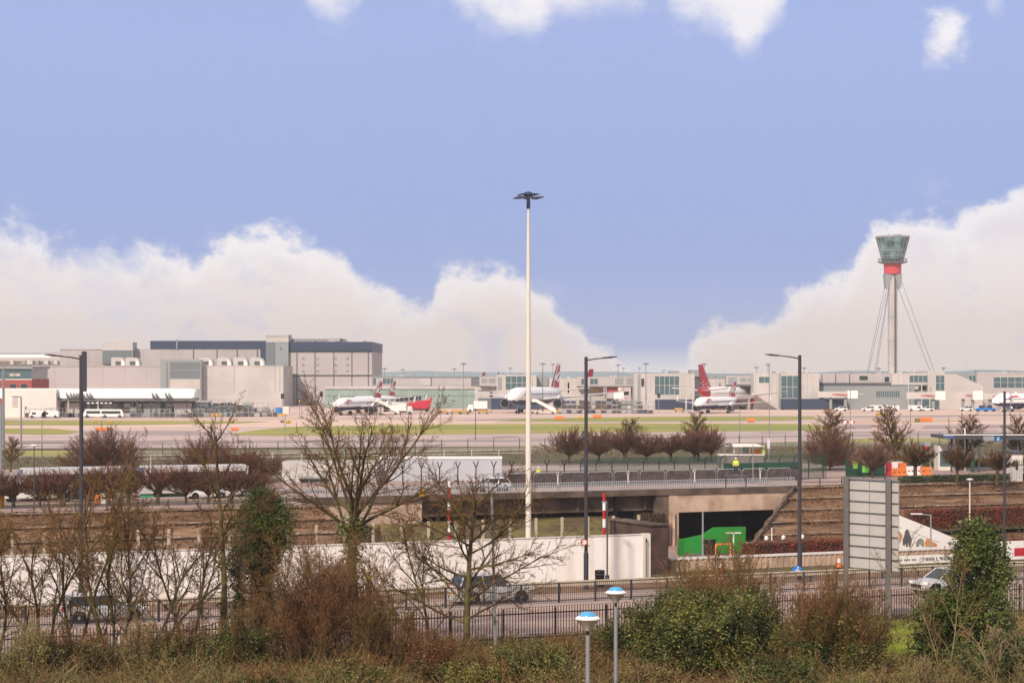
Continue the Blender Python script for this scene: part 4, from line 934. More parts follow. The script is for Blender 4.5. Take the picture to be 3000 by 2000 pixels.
def put(o,p,ang,z=0): o.location=(p[0],p[1],z); o.rotation_euler=(0,0,ang); return o
pw=mat('car_white','#d8d8d8',.3,.03,1,spec=.5); ps=mat('car_silver','#b4b3b2',.3,.04,1,metal=.1,spec=.6); pd=mat('car_grey','#55565a',.3,.05,1,metal=.4); pk=mat('car_dark','#2c2a30',.3,.05,1)
p=A(1437,112.2); put(car('silver four by four passing behind the bare tree in the road',ps,4.7,1.9,1.72,'suv'),p,TH)
p=A(300,112.2); put(car('pale silver estate car on the road at the far left behind bare trees',ps,4.6,1.8,1.5,'hatch'),p,TH)
p=A(2772,106.5); put(car('silver hatchback with its nose to the left beside the ivy covered tree',ps,4.3,1.8,1.5,'hatch'),p,TH+math.pi)
p=A(1437,220); put(car('white estate car driving on the bridge left of the high mast',pw,4.5,1.8,1.5,'hatch'),p,TH+math.pi)
p=A(605,219); put(car('white saloon car on the perimeter road behind the left bare trees',pw,4.5,1.8,1.45,'saloon'),p,TH+math.pi)
p=A(672,221); put(car('white car half hidden behind the bare trunk left of the evergreen',pw,4.4,1.8,1.45,'saloon'),p,TH+math.pi)
p=A(232,219); put(car('dark grey car queueing on the perimeter road beside the left lamp post',pk,4.4,1.8,1.5,'hatch'),p,TH+math.pi)
p=A(2655,237); put(car('white car parked behind the orange and white barriers',pw,4.3,1.8,1.5,'hatch'),p,TH)
def boxcar(name,label,cat,paint,L,W,H,cabL=0,win=True,group=None,band=None,front_round=.4):
    r=thing(name,label,cat,(0,0,0),group); wr=.42 if H<2.6 else .5
    m=MB(); n=5; out=[(-L/2,.38),(L/2-.05,.38),(L/2,.9),(L/2-front_round*.4,H*.62),(L/2-front_round*1.6,H-.08),(L/2-front_round*2.2,H),(-L/2+.12,H),(-L/2,H-.15)]
    m.prism(out[::-1],W); m.build('body',paint,r,bev=.07)
    if win:
        for s in (-1,1): MB().box(-L/2+.4 if win=='all' else L/2-2.1,L/2-front_round*2.4,s*(W/2)-.02,s*W/2+.02,H*.5,H*.8).build('side_windows',M['glass'],r)
        MB().hexa([(L/2-front_round*.35,-W*.43,H*.56),(L/2-front_round*.35+.04,-W*.43,H*.56),(L/2-front_round*.35+.04,W*.43,H*.56),(L/2-front_round*.35,W*.43,H*.56)],[(L/2-front_round*1.5,-W*.4,H-.14),(L/2-front_round*1.5+.06,-W*.4,H-.14),(L/2-front_round*1.5+.06,W*.4,H-.14),(L/2-front_round*1.5,W*.4,H-.14)]).build('windscreen',M['glass'],r)
    if band:
        for s in (-1,1): MB().box(-L/2+.2,L/2-1,s*(W/2)-.015,s*W/2+.015,H*.32,H*.38).build('stripe',band,r)
    for fx in (-.3,.33):
        for s in (-1,1): wheel(None,fx*L,s*(W/2-.12),wr,.26,r)
    for s in (-1,1): MB().cbox((L/2-.02,s*W*.36,.75),.06,.3,.16).build('headlight',M['white'],r)
    return r
p=A(85,221); put(boxcar('van','white delivery van in the queue at the left edge of the view','van',pw,5.6,2,2.3,win=True),p,TH+math.pi)
p=A(215,224); put(boxcar('coach','long white coach with rounded front parked behind the clipped trees on the left','coach',mat('coach_white','#bdb9b6',.35,.05,1,spec=.5),12,2.5,3.3,win='all'),p,TH+math.pi)
p=A(560,224); put(boxcar('coach','second white coach parked right behind the first, its roof showing over the trees','coach',mat('coach_white','#bdb9b6',.35,.05,1,spec=.5),12,2.5,3.3,win='all'),p,TH+math.pi)
def apron_vehicle(kind,label,px,D,ang):
    x=(px-1500)*D/F; g='service vehicles on the apron'
    if kind=='van': o=boxcar('van',label,'van',pw,5.2,2,2.1,win=True,group=g)
    elif kind=='bus': o=boxcar('apron_bus',label,'bus',pw,7,2.4,2.6,win='all',group=g)
    elif kind=='suv': o=car(label,pw,4.6,1.9,1.75,'suv',g)
    elif kind=='truck':
        o=thing('catering_truck',label,'truck',(0,0,0),g); MB().box(-3.5,1.2,-1.2,1.2,1.1,3.8).build('box_body',M['white'],o,bev=.05); MB().prism([(1.4,.5),(3.4,.5),(3.4,1.5),(3.0,2.6),(1.4,2.6)][::-1],2.3).build('cab',M['white'],o,bev=.08)
        MB().box(2.9,3.36,-1,1,1.6,2.4).build('windscreen',M['glass'],o); MB().box(-3.5,3.3,-.9,.9,.55,.98).build('chassis',M['black'],o)
        for fx in (-2.4,2.4):
            for s in (-1,1): wheel(None,fx,s*1.05,.48,.3,o)
    elif kind=='tug':
        o=thing('baggage_tug',label,'tug',(0,0,0),g); MB().prism([(-2,.4),(2,.4),(2.1,1.1),(1.2,1.25),(-2,1.2)][::-1],2).build('body',M['blue'],o,bev=.08); MB().box(-.6,.8,-.8,.8,1.2,2.1).build('cab',M['glass'],o); MB().box(-.7,.9,-.9,.9,2.1,2.2).build('roof',M['blue'],o)
        for fx in (-1.3,1.3):
            for s in (-1,1): wheel(None,fx,s*.95,.4,.25,o)
    elif kind=='dolly':
        o=thing('baggage_trailer',label,'trailer',(0,0,0),g); MB().box(-1.8,1.8,-.9,.9,.45,.6).build('deck',M['galvdark'],o); MB().prism([(-1.7,.6),(1.2,.6),(1.2,1.1),(.8,1.3),(-1.2,1.3),(-1.7,1.1)][::-1],1.5).build('load',mat('tan_load','#c79a55',.7,.1,2),o)
        for fx in (-1.2,1.2):
            for s in (-1,1): wheel(None,fx,s*.8,.25,.15,o)
        MB().beam((1.8,0,.4),(2.9,0,.3),.08,.08).build('towbar',M['galvdark'],o)
    elif kind=='stairs':
        o=thing('boarding_stairs',label,'boarding stairs',(0,0,0),g)
        for s in (-1,1): MB().prism([(-4,1),(-3.2,.9),(2.4,4.0),(3.8,4.0),(3.8,4.9),(2.2,4.9),(-4,1.8)][::-1],.1,o=(0,s*1,0)).build('side_panel',M['white'],o)
        m=MB(); 
        for i in range(18): m.box(-3.6+i*.34,-3.25+i*.34,-.95,.95,.95+i*.17,1.1+i*.17)
        m.box(2.4,3.8,-.95,.95,3.95,4.05); m.build('treads',M['galv'],o); MB().box(-4.2,3,-1.1,1.1,.5,.9).build('chassis',M['offwhite'],o)
        m=MB(); m.beam((1.8,-.8,.9),(1.8,-.8,3.5),.2,.2); m.beam((1.8,.8,.9),(1.8,.8,3.5),.2,.2); m.build('support',M['galvdark'],o)
        for fx in (-3,2):
            for s in (-1,1): wheel(None,fx,s*1,.42,.28,o)
    return put(o,(x,D),ang)
for a in [('stairs','white boarding stairs standing at the side of the big centre jet',1592,700,math.pi),('stairs','white boarding stairs at the tail of the leftmost jet',1132,690,math.pi),
  ('truck','white catering truck left of the big jet engine',1398,740,math.pi),('truck','flatbed truck with dark wheels right of the left stairs',1180,700,0),('van','white van parked at the far left of the pier',112,640,math.pi),('van','second white van beside the pier columns',148,640,math.pi),
  ('bus','white apron bus under the rounded pier roof',280,642,math.pi),('bus','shorter looking white bus right of the other apron bus',330,640,0),('van','white van with blue box beside the yellow barrier',812,690,0),
  ('suv','white car left of the boarding bridge column under the tower',2463,760,math.pi),('suv','white pick up parked before the orange glow shed',2543,758,math.pi),('van','white van right of the first parked pick up',2568,762,0),('van','long white van in front of the terminal orange shed',2612,756,math.pi),
  ('van','white van standing under the grey boarding bridge',2682,760,0),('suv','white car right of the van under the grey bridge',2716,760,math.pi),('suv','white car parked near the blue tug',2830,760,math.pi),('tug','blue baggage tug on the apron at the right',2876,748,math.pi),('tug','second blue tug right behind the first',2900,752,math.pi),('suv','white car beside the blue engine at the right edge',2952,750,0),
  ('dolly','yellow baggage trailer left of the big jet',1335,705,0),('dolly','yellow baggage trailer next to the catering truck',1360,702,.3),('dolly','yellow trailer under the big jet wing',1415,705,0),('dolly','yellow trailer right of the boarding stairs',1630,708,0),('dolly','yellow covered trailer under the teal lounge',1990,745,0),('dolly','small yellow trailer behind the pole left of the mast',1300,700,.2)]:
    apron_vehicle(*a)
# red covered trailer
x=(1228-1500)*745/F; r=thing('red_canopy_unit','long red covered unit on the apron right of the striped fins','trailer',(x,745,0))
MB().prism([(-5,1.0),(3.8,1.0),(4.6,5.0),(3.8,4.4),(-3.8,3.9),(-5,2.5)][::-1],3).build('canopy',M['redf'],r) if False else None
m=MB(); m.prism([(x-4.4,1.1),(x+3.6,1.1),(x+4.6,4.9),(x+3.9,4.9),(x+3.6,4.1),(x-3.4,3.7)][::-1],3,o=(0,745,0)); m.build('canopy',M['redf'],r); MB().box(x-4,x+3.5,744,746,.5,1.09).build('base',M['navyb'],r)
m=MB(); [m.lathe([(.3,-.1),(.45,0),(.3,.1)],(x+dx,743.8,.45),10,'Y') for dx in (-3,2.6)]; m.build('wheels',M['rubber'],r)
# ground equipment racks (container stacks and pens) on the apron
rng=random.Random(11)
def rack(px,D,w,h,label,dark=True):
    x=(px-1500)*D/F; r=thing('equipment_rack',label,'equipment rack',(x,D,0),'ground equipment pens along the apron'); m=MB(); n=max(2,int(w/1.6))
    for i in range(n+1): m.box(x-w/2+i*w/n-.06,x-w/2+i*w/n+.06,D-.06,D+.06,0,h)
    for z in (.5,1.2,h*.6,h): m.box(x-w/2,x+w/2,D-.1,D-.061,z-.05,z+.05)
    m.build('frame',M['galv'],r); m=MB(); m.box(x-w/2+.1,x+w/2-.1,D+.1,D+1.5,.0,.12); mats=[M['galvdark'],M['cladl'],M['cladg'],M['navyb'],M['concdark']]
    for i in range(n):
        for j in range(max(1,int(h/1.5))):
            if rng.random()<.8:
                m.mi=rng.randrange(5); m.box(x-w/2+i*w/n+.15,x-w/2+(i+1)*w/n-.15,D+.1,D+1.4,.1+j*1.5,.1+j*1.5+rng.uniform(.8,1.3))
    m.build('stowed_units',mats,r)
pens=[(350,648,10,2.2),(440,647,12,2.4),(505,648,12,2.6),(565,650,10,2.4),(650,655,12,2.2),(720,657,12,2.6),(775,658,8,2.4),(120,648,10,2.6),(175,646,9,2.8),(235,646,8,2.6),(372,655,9,5.0),(420,656,10,5.8),(470,657,9,5.0),(520,656,11,5.2),(578,660,9,4.6),(640,665,11,5.2),(695,668,10,4.6),(745,670,9,4.2),(1690,712,10,4.4),(1745,715,11,5.0),(1800,716,9,4.6),(1850,714,10,5.2),(1883,712,7,3.8),(1662,720,6,5.5)]
for i,(px,D,w,h_) in enumerate(sorted(pens)):
    side='left of the lamp post' if px<238 else ('below the rounded pier roof' if px<590 else ('in front of the stair tower' if px<800 else 'right of the big centre jet'))
    o=['first','second','third','fourth','fifth','sixth','seventh','eighth','ninth','tenth','eleventh'][[j for j,q in enumerate(sorted(pens)) if (('left of the lamp post' if q[0]<238 else ('below the rounded pier roof' if q[0]<590 else ('in front of the stair tower' if q[0]<800 else 'right of the big centre jet')))==side)].index(i)]
    rack(px,D,w,h_,f'{o} grey equipment rack from the left among those {side}')
c=B('site_cabin','low white and blue cabins by the yellow pipe barrier','cabin',820,672); c.vol('wall',M['offwhite'],690,800,1196,4,1218,D=672); c.vol('blue_panel',M['blue'],806,824,1194,3,1213,D=671.5); c.vol('wall',M['offwhite'],826,846,1190,3,1212,D=671.7)
for i,(x0,x1,y,l) in enumerate(((745,842,1217,'long yellow pipe barrier on the apron edge before the cabins'),(330,376,1217,'yellow pipe barrier below the rounded pier'),(610,650,1218,'short yellow pipe barrier left of the cabins'),(1640,1700,1208,'yellow pipe barrier right of the boarding stairs'))):
    p0,p1=P(x0,y,gd(y)*.985),P(x1,y,gd(y)*.985); p0.z=p1.z=.55; r=thing('pipe_barrier',l,'barrier',(p0.x,p0.y,0)); MB().beam(p0,p1,.3,.45).build('pipe',M['yellow'],r)
    m=MB(); [m.box(p0.x+(p1.x-p0.x)*t-.1,p0.x+(p1.x-p0.x)*t+.1,p0.y-.1,p0.y+.1,0,.33) for t in (.05,.35,.65,.95)]; m.build('foot',M['galvdark'],r)
# glazed/black display boxes
for px,y,D,l in ((828,1160,640,'black stand guidance box left of the grey hall joint'),(941,1154,660,'black stand guidance box above the leftmost jet nose'),(1439,1155,745,'small dark guidance box left of the big jet nose'),(1930,1158,735,'dark guidance box on a pole before the teal lounge'),(878,1175,660,'yellow lettered guidance box on a black frame')):
    c=P(px,y,D); r=thing('guidance_box',l,'sign box',(c.x,c.y,0)); MB().cbox(c,1.0,.5,1.5).build('box',M['black'],r); MB().tube([(c.x,c.y,0),(c.x,c.y,c.z-.7)],.12,6).build('pole',M['galv'],r); MB().cbox((c.x,c.y-.27,c.z),.35,.04,1.0).build('display',M['yellow' if px==878 else 'galvdark'],r)
# taxiway signs
def board(px,py,w,h_,m,label,txt=False):
    p=G(px,py); r=thing('taxiway_sign',label,'taxiway sign',p); w=w*p.y/F; h_=h_*p.y/F
    MB().cbox((p.x,p.y,h_/2+.15),w,.25,h_).build('board',M[m],r,bev=.04); MB().cbox((p.x,p.y,.08),w*.9,.35,.16).build('base',M['galvdark'],r)
    if txt:
        mm=MB(); [mm.cbox((p.x+(i-1)*w*.28,p.y-.14,h_/2+.15),w*.12,.02,h_*.6) for i in range(3)]; mm.build('lettering',M['black' if m!='black' else 'yellow'],r)
board(298,1263,32,10,'orange','orange taxiway board left of the black lettered board',False); board(322,1262,16,8,'black','black board with yellow marks beside the orange one',True)
board(279,1239,13,7,'yellow','small yellow board left on the upper grass strip',True); board(326,1241,12,8,'yellow','small yellow board right on the upper grass strip',True)
board(688,1262,22,8,'orange','orange board at the tip of the main grass strip'); board(845,1240,16,8,'yellow','yellow taxiway board above the main grass left end',True); board(827,1238,10,6,'black','small black board beside the yellow one above the grass',True)
board(1638,1230,28,9,'orange','orange board on the thin grass strip right of the high mast'); board(1700,1226,12,7,'yellow','tiny yellow board between the orange boards'); board(1750,1225,26,9,'orange','orange board right of the centre lamp post')
board(2200,1237,22,10,'orange','orange board on the grass right of the crimson finned jet'); board(2688,1236,16,9,'black','black and yellow board left of the long orange board',True); board(2714,1235,36,11,'orange','long orange board beside the taxiway centre line')
board(2571,1218,12,8,'yellow','left one of two yellow boards on the apron edge',True); board(2589,1218,12,8,'yellow','right one of two yellow boards on the apron edge',True); board(628,1221,22,9,'yellow','yellow board before the dark equipment racks')
# ================================================================ MIDDLE DISTANCE
c=B('site_building','long flat roofed white cabin with grey doors behind the security fence','building',1300,262)
c.vol('wall',mat('cabin_white','#aeb0b6',.6,.04,.3,stretch=(1,1,1)),1105,1470,1342,5); c.vol('roof_edge',M['white'],1104,1471,1340.5,5.2,1344,D=261.9); c.bars('panel_joint','cladg',[1180,1255,1330,1400],1346,1400,1,pro=.03)
c=B('site_building','lower white cabin with dark double doors behind the big bare tree','building',950,258)
c.vol('wall',mat('cabin_offwhite','#b9b3ae',.6,.06,.3),826,1104,1352,5); c.win(880,905,1400,1438,1,1,g='glass',fr='cladg',part='door'); c.win(908,960,1403,1436,2,1,g='cladd',fr='cladg',part='door'); c.band('canopy','cladg',874,966,1396,1401,pro=.6)
# bus shelter
D=300; p=P(2190,1345,D); r=thing('bus_shelter','green and orange bus shelter with a long white roof by the service road','bus shelter',(p.x,D,0))
b_=B.__new__(B); b_.D=D; b_.r=r
X=lambda px,d=D:(px-1500)*d/F
Z=lambda py,d=D:CZ-(py-HZ)*d/F
m=MB(); m.hexa([(X(2145),D-1,Z(1308)),(X(2236),D-1,Z(1307)),(X(2236),D+2,Z(1307)),(X(2145),D+2,Z(1308))],[(X(2145),D-1,Z(1300)),(X(2218),D-1,Z(1300)),(X(2218),D+2,Z(1300)),(X(2145),D+2,Z(1300))]); m.build('roof',M['white'],r)
for px in (2150,2172,2196,2233): MB().box(X(px),X(px)+.14,D+.4,D+.55,Z(1345),Z(1308.2)).build('post',M['offwhite'],r)
MB().box(X(2152),X(2170),D+1,D+1.05,Z(1328),Z(1311)).build('timetable_panel',M['offwhite'],r); MB().box(X(2176),X(2196),D+1,D+1.06,Z(1328),Z(1310)).build('glass_panel',M['glassg'],r)
MB().box(X(2198),X(2230),D+.9,D+1.2,Z(1329),Z(1317)).build('orange_panel',M['orange'],r); MB().box(X(2200),X(2231),D+.8,D+.89,Z(1325),Z(1322)).build('yellow_rail',M['yellow'],r)
MB().box(X(2233),X(2240),D-.4,D+.5,Z(1345),Z(1305)).build('end_panel',mat('lime_panel','#a9b46a',.6,.05,1),r)
MB().box(X(2105),X(2236),D-1,D+2.2,Z(1333),Z(1330)).build('platform_edge',M['offwhite'],r); MB().box(X(2106),X(2235),D-.9,D+2.1,-.02,Z(1333)).build('plinth',mat('plinth_grey','#8f857e',.8,.1,1),r)
def text(s,size,loc,m,par,ext=.01,rz=0):
    cu=bpy.data.curves.new('lettering','FONT'); cu.body=s; cu.size=size; cu.extrude=ext; o=bpy.data.objects.new('lettering',cu); col.objects.link(o)
    dg=bpy.context.evaluated_depsgraph_get(); me=bpy.data.meshes.new_from_object(o.evaluated_get(dg)); bpy.data.objects.remove(o)
    o=bpy.data.objects.new('lettering',me); col.objects.link(o); me.materials.clear(); me.materials.append(m); o.parent=par
    o.rotation_euler=(R(90),0,rz); o.location=V(loc)-par.location; return o
r=thing('stop_sign','white lettered stop sign on the left end of the bus shelter','sign',(X(2128),D-1.2,Z(1345)))
MB().box(X(2120),X(2121.5),D-1.25,D-1.15,-.01,Z(1307)).build('pole',M['galv'],r); MB().box(X(2118),X(2142),D-1.24,D-1.17,Z(1308),Z(1298.5)).build('plate',M['galvdark'],r); text('Red 1',.42,(X(2120),D-1.27,Z(1306.5)),M['white'],r)
r=thing('ad_totem','white and violet totem panel beside the right lamp post','sign',(X(2249),D-1,0))
MB().box(X(2245),X(2253),D-1.2,D-1,Z(1312),Z(1283)).build('panel',mat('violet_white','#c9c3d6',.5,.05,1),r); MB().box(X(2248),X(2250),D-1.15,D-1.05,0,Z(1312)).build('post',M['galv'],r)
# filling station canopy on the right
D=285; r=thing('fuel_canopy','dark canopy with a white edge and blue sign at the right of the yard','canopy',(X(2880,D),D,0))
MB().hexa([(X(2765,D),D,Z(1285,D)),(X(3100,D),D,Z(1290,D)),(X(3100,D),D+9,Z(1290,D)),(X(2765,D),D+9,Z(1285,D))],[(X(2765,D),D,Z(1275,D)),(X(3100,D),D,Z(1274,D)),(X(3100,D),D+9,Z(1274,D)),(X(2765,D),D+9,Z(1275,D))]).build('roof',M['galvdark'],r)
MB().box(X(2764,D),X(3100,D),D-.2,D-.01,Z(1274.5,D),Z(1272,D)).build('white_edge',M['white'],r)
MB().box(X(2764,D),X(2795,D),D-.25,D-.02,Z(1284,D),Z(1275,D)).build('blue_panel',mat('dull_blue','#4a5c8c',.5,.05,1),r)
MB().box(X(2880,D),X(2912,D),D-.2,D-.02,Z(1289,D),Z(1277,D)).build('grey_panel',M['cladg'],r)
w=MB().box(X(2914,D),X(2931,D),D-.25,D-.02,Z(1292,D),Z(1277,D)).build('blue_sign',mat('sign_mid_blue','#2b5f86',.5,.05,1),r); MB().box(X(2920,D),X(2926,D),D-.3,D-.26,Z(1290,D),Z(1280,D)).build('sign_symbol',mat('pale_blue','#86b8dc',.5,.05,1),w)
for px in (2790,2852,2871,2945,2985): MB().box(X(px,D),X(px,D)+.25,D+1,D+1.3,0,Z(1285,D)).build('column',M['galvdark'],r)
MB().box(X(2848,D),X(2858,D),D+.5,D+.9,0,Z(1330,D)).build('pump',M['dgreen'],r)
MB().box(X(2775,D),X(2830,D),D+6,D+9,0,Z(1310,D)).build('kiosk',M['offwhite'],r); MB().box(X(2780,D),X(2825,D),D+5.9,D+5.99,.6,Z(1325,D)).build('kiosk_window',M['glassb'],r)
r=thing('road_sign','grey and red direction sign on two poles among the right hand trees','road sign',(X(2712,270),270,0))
MB().box(X(2699,270),X(2726,270),269.9,270,Z(1306,270),Z(1293,270)).build('grey_panel',M['cladg'],r); MB().box(X(2701,270),X(2725,270),269.88,270,Z(1318,270),Z(1307,270)).build('red_panel',M['redf'],r)
for px in (2700,2724): MB().box(X(px,270),X(px,270)+.1,270.02,270.12,0,Z(1294,270)).build('pole',M['galv'],r)
r=thing('white_hut','small white slatted hut at the right edge behind the dark post','hut',(X(2978,262),262,0))
MB().box(X(2965,262),X(2996,262),262,265,0,Z(1327,262)).build('wall',M['offwhite'],r); MB().box(X(2962,262),X(3000,262),261.7,265.3,Z(1327,262),Z(1322,262)).build('roof',M['galvdark'],r); m=MB(); [m.box(X(2966+i*5,262),X(2968+i*5,262),261.93,262,.2,2.6) for i in range(6)]; m.build('slats',M['cladg'],r); MB().box(X(2975,262),X(2982,262),261.9,262,1.4,2.4).build('window',M['glass'],r)
# boards and barriers
def boards(name,label,px0,px1,v,h_,m,extra=()):
    a,b_=A(px0,v),A(px1,v); r=thing(name,label,'hoarding',a.lerp(b_,.5)); MB().wall(a,b_,0,h_,.08).build('panel',M[m],r)
    for (x0,x1,z0,z1,mm) in extra: MB().wall(UV(U(x0,v),v-.05),UV(U(x1,v),v-.05),z0,z1,.04).build('poster',M[mm] if isinstance(mm,str) else mm,r)
    return r
lime=mat('lime_poster','#7fd05a',.6,.1,2)
boards('green_mesh_hoarding','dark green site mesh panels with lime posters right of the bridge',2478,2592,232,2.3,'dgreen',((2499,2512,1.0,2.0,lime),(2526,2546,.5,2.1,lime),(2494,2499,1.4,2.1,'redf')))
boards('green_mesh_hoarding','dark green site panels behind the clipped trees on the left',412,548,223,2.2,'dgreen',((415,436,.9,1.5,'redf'),(440,457,.5,1.3,'orange'),(505,512,.7,2.0,lime),(528,545,.5,1.9,lime),(412,470,.02,.4,mat('teal_poster','#3fa07c',.6,.05,1))))
def barrier(px0,px1,v,z0,h_,m,label):
    a,b_=A(px0,v),A(px1,v); r=thing('water_barrier',label,'barrier',(a+b_)/2,'orange and white plastic water barriers'); d=(b_-a).normalized(); L=(b_-a).length
    pr=[(-.3,0),(.3,0),(.28,.15),(.14,.35),(.1,1),(-.1,1),(-.14,.35),(-.28,.15)]; n=V((-d.y,d.x,0)); m_=MB()
    m_.ring([[tuple(p+n*q[0]+V((0,0,z0+q[1]*h_))) for q in pr] for p in (a,b_)]); m_.build('body',M[m],r,bev=.03)
    mm=MB(); k=max(2,int(L/.6)); 
    for i in range(k): c=a+d*(L*(i+.5)/k)-n*.0+V((0,0,z0+h_*.5)); mm.cbox(c,.18,.42,.14,TH)
    mm.build('hand_holes',M['concdark'],r)
for px0,px1,v,z,h_,m,l in ((2596,2611,233,0,1.6,'redf','red barrier standing at the left end of the barrier row'),(2612,2654,231.5,0,.95,'orange','orange water barrier with three hand holes, front left'),(2613,2630,233,0,1.75,'white','tall white barrier with a sign behind the orange one'),(2631,2655,233.4,0,1.6,'orange','orange barrier standing behind the white ones'),
    (2656,2676,231.5,0,1.2,'white','white water barrier left of the small tree trunk'),(2678,2694,231.5,0,1.2,'white','white water barrier right of the small tree trunk'),(2696,2730,231.3,0,1.1,'orange','orange water barrier at the right end of the row'),
    (278,292,214.6,0,.9,'orange','orange barrier right of the left lamp post'),(295,308,214.6,0,1.2,'white','white and orange barrier beside it behind the left trees'),(335,362,213,0,1.0,'offwhite','pale barrier in front of the clipped trees on the left')):
    barrier(px0,px1,v,z,h_,m,l)
def cone(p,label,h_=.9):
    r=thing('traffic_cone',label,'traffic cone',p,'traffic cones'); MB().cbox(p+V((0,0,.03)),.45,.45,.06,TH).build('base',M['black'],r)
    MB().lathe([(.2,.06),(.14,h_*.42)],p,14).build('cone',M['orange'],r); MB().lathe([(.14,h_*.42),(.09,h_*.72)],p,14).build('sleeve',M['white'],r); MB().lathe([(.09,h_*.72),(.03,h_)],p,14).build('cone_top',M['orange'],r)
cone(A(188,212),'red and white cone on the road left of the left lamp post',1.1); cone(A(2111,123.5),'red cone by the beige parapet under the green boards',.8); cone(A(2458,123),'red and white cone just left of the large sign back',.9)
a=A(4,212); r=thing('orange_post','orange post at the left edge beside the queueing van','post',a); MB().lathe([(.3,0),(.3,1.8),(.2,2.2),(.05,2.3)],a,12).build('body',M['yellow'],r); MB().lathe([(.31,.9),(.31,1.2)],a,12).build('band',M['orange'],r)
a=A(1236,213.3); r=thing('yellow_lamp','round yellow warning disc on the bridge parapet left of the striped pole','warning lamp',a); MB().lathe([(.28,-.1),(.42,0),(.42,.1),(.3,.18)],a+V((0,-.2,.35)),16,'Y').build('disc',M['yellow'],r); MB().beam(a+V((0,0,-.2)),a+V((0,0,.4)),.06,.06).build('bracket',M['galvdark'],r)
for px,l in ((1634,'first small square sign post from the high mast on the bridge'),(1840,'square sign post on the bridge left of the clustered trees'),(2035,'square sign post in the middle of the bridge right half'),(2227,'square sign post under the hi vis worker on the bridge')):
    a=A(px,214.6); r=thing('sign_post',l,'sign post',a,'small square signs along the bridge railing'); MB().beam(a,a+V((0,0,2.1)),.12,.12).build('post',M['offwhite'],r); MB().cbox(a+V((0,-.1,2.05)),.3,.05,.42,TH).build('plate',M['cladl'],r); MB().cbox(a+V((0,-.13,2.05)),.14,.02,.2,TH).build('symbol',M['galvdark'],r)
# underpass green site boards
r=thing('green_site_boards','bright green stepped site boards in the dark underpass mouth','hoarding',A(2080,200.5,-6.2)); zb=-6.18
def gz(px,py,v): q=A(px,v); return (uof(q),CZ-(py-HZ)*q.y/F)
pts=[(1986,1622),(1986,1579),(2004,1577),(2058,1565),(2090,1544),(2185,1542),(2185,1570),(2185,1622)]
v=200.5; m=MB(); f=[];bk=[]
for px,py in pts:
    u,z=gz(px,py,v); z=max(z,zb); f.append(tuple(UV(u,v,z))); bk.append(tuple(UV(u,v+.12,z)))
n=len(f); m.v+=f+bk; m.face(tuple(range(n))); m.face(tuple(range(2*n-1,n-1,-1)))
for i in range(n): j=(i+1)%n; m.face((j,i,n+i,n+j))
m.build('panel',M['green'],r)
u0,z1=gz(2062,1580,v); u1,_=gz(2096,1580,v); MB().wall(UV(u0,v-.05),UV(u1,v-.05),zb,z1,.04).build('doorway',M['black'],r); MB().wall(UV(u0-.1,v-.08),UV(u1+.1,v-.08),z1,z1+.12,.07).build('door_head',M['green'],r)
MB().wall(UV(gz(1986,0,v)[0],v-.03),UV(gz(2004,0,v)[0],v-.03),zb,gz(2000,1581,v)[1],.02).build('end_board',mat('green_dull','#1b7a28',.5,.05,1),r)
r=thing('gate_frame','thin orange gate frame in front of the green boards','gate frame',A(2100,199,-6.2)); m=MB(); 
ua=U(2097,199);ub=U(2140,199); q=A(2110,199); zt=CZ-(1593-HZ)*q.y/F; m.beam(UV(ua,199,-6.2),UV(ua,199,zt),.16,.16); m.beam(UV(ub,199,-6.2),UV(ub,199,zt),.16,.16); m.beam(UV(ua,199,zt),UV(ub,199,zt),.16,.16); m.build('frame',M['orange'],r)
a=A(2149,198,-6.2); r=thing('twin_lamp_post','small twin headed lamp post in front of the green boards','lamp post',a); zt=CZ-(1560-HZ)*a.y/F; MB().tube([a,(a.x,a.y,zt)],.08,6).build('pole',M['offwhite'],r); 
for s in (-1,1): MB().cbox((a.x+s*.45,a.y,zt),.7,.2,.12).build('lamp_head',M['offwhite'],r)
a=A(2261,196,-6); r=thing('lamp_post','small pole with a box lamp on the bank between two russet hedges','lamp post',a); zt=CZ-(1545-HZ)*a.y/F; MB().tube([a,(a.x,a.y,zt)],.07,6).build('pole',M['offwhite'],r); MB().cbox((a.x+.3,a.y,zt),.5,.15,.1).build('lamp_head',M['galv'],r)
for i,px in enumerate((2245,2295,2350)): 
    a=A(px,198,-4.6); r=thing('marker_stone',['left','middle','right'][i]+' small white round marker on the right bank by the bridge','marker',a,'white markers on the bank'); MB().lathe([(.22,0),(.22,.3),(.1,.42)],a,10).build('stone',M['white'],r)
# white triangular panel with animal pictures
v=129.0; D0=A(2640,v).y
r=thing('animal_mural_panel','white wedge shaped panel with gorilla, rhino and lion pictures behind the parapet','panel',A(2720,v,0))
def tri(px,py,dv=0): q=A(px,v+dv); return (uof(q),CZ-(py-HZ)*q.y/F)
def plate(pts,dv,m,part,par,t=.06):
    mm=MB(); f=[];bk=[]
    for px,py in pts:
        u,z=tri(px,py); f.append(tuple(UV(u,v+dv,z))); bk.append(tuple(UV(u,v+dv+t,z)))
    n=len(f); mm.v+=f+bk; mm.face(tuple(range(n))); mm.face(tuple(range(2*n-1,n-1,-1)))
    for i in range(n): j=(i+1)%n; mm.face((j,i,n+i,n+j))
    return mm.build(part,m,par)
plate([(2560,1480),(2632,1508),(2720,1543),(2790,1573),(2842,1596),(2842,1612),(2560,1612)],0,M['white'],'panel',r,.3)
gk=mat('gorilla_ink','#5a565c',.7,.2,3); rk=mat('rhino_ink','#8a8a80',.7,.2,3); lk=mat('lion_ink','#c98a55',.7,.2,3)
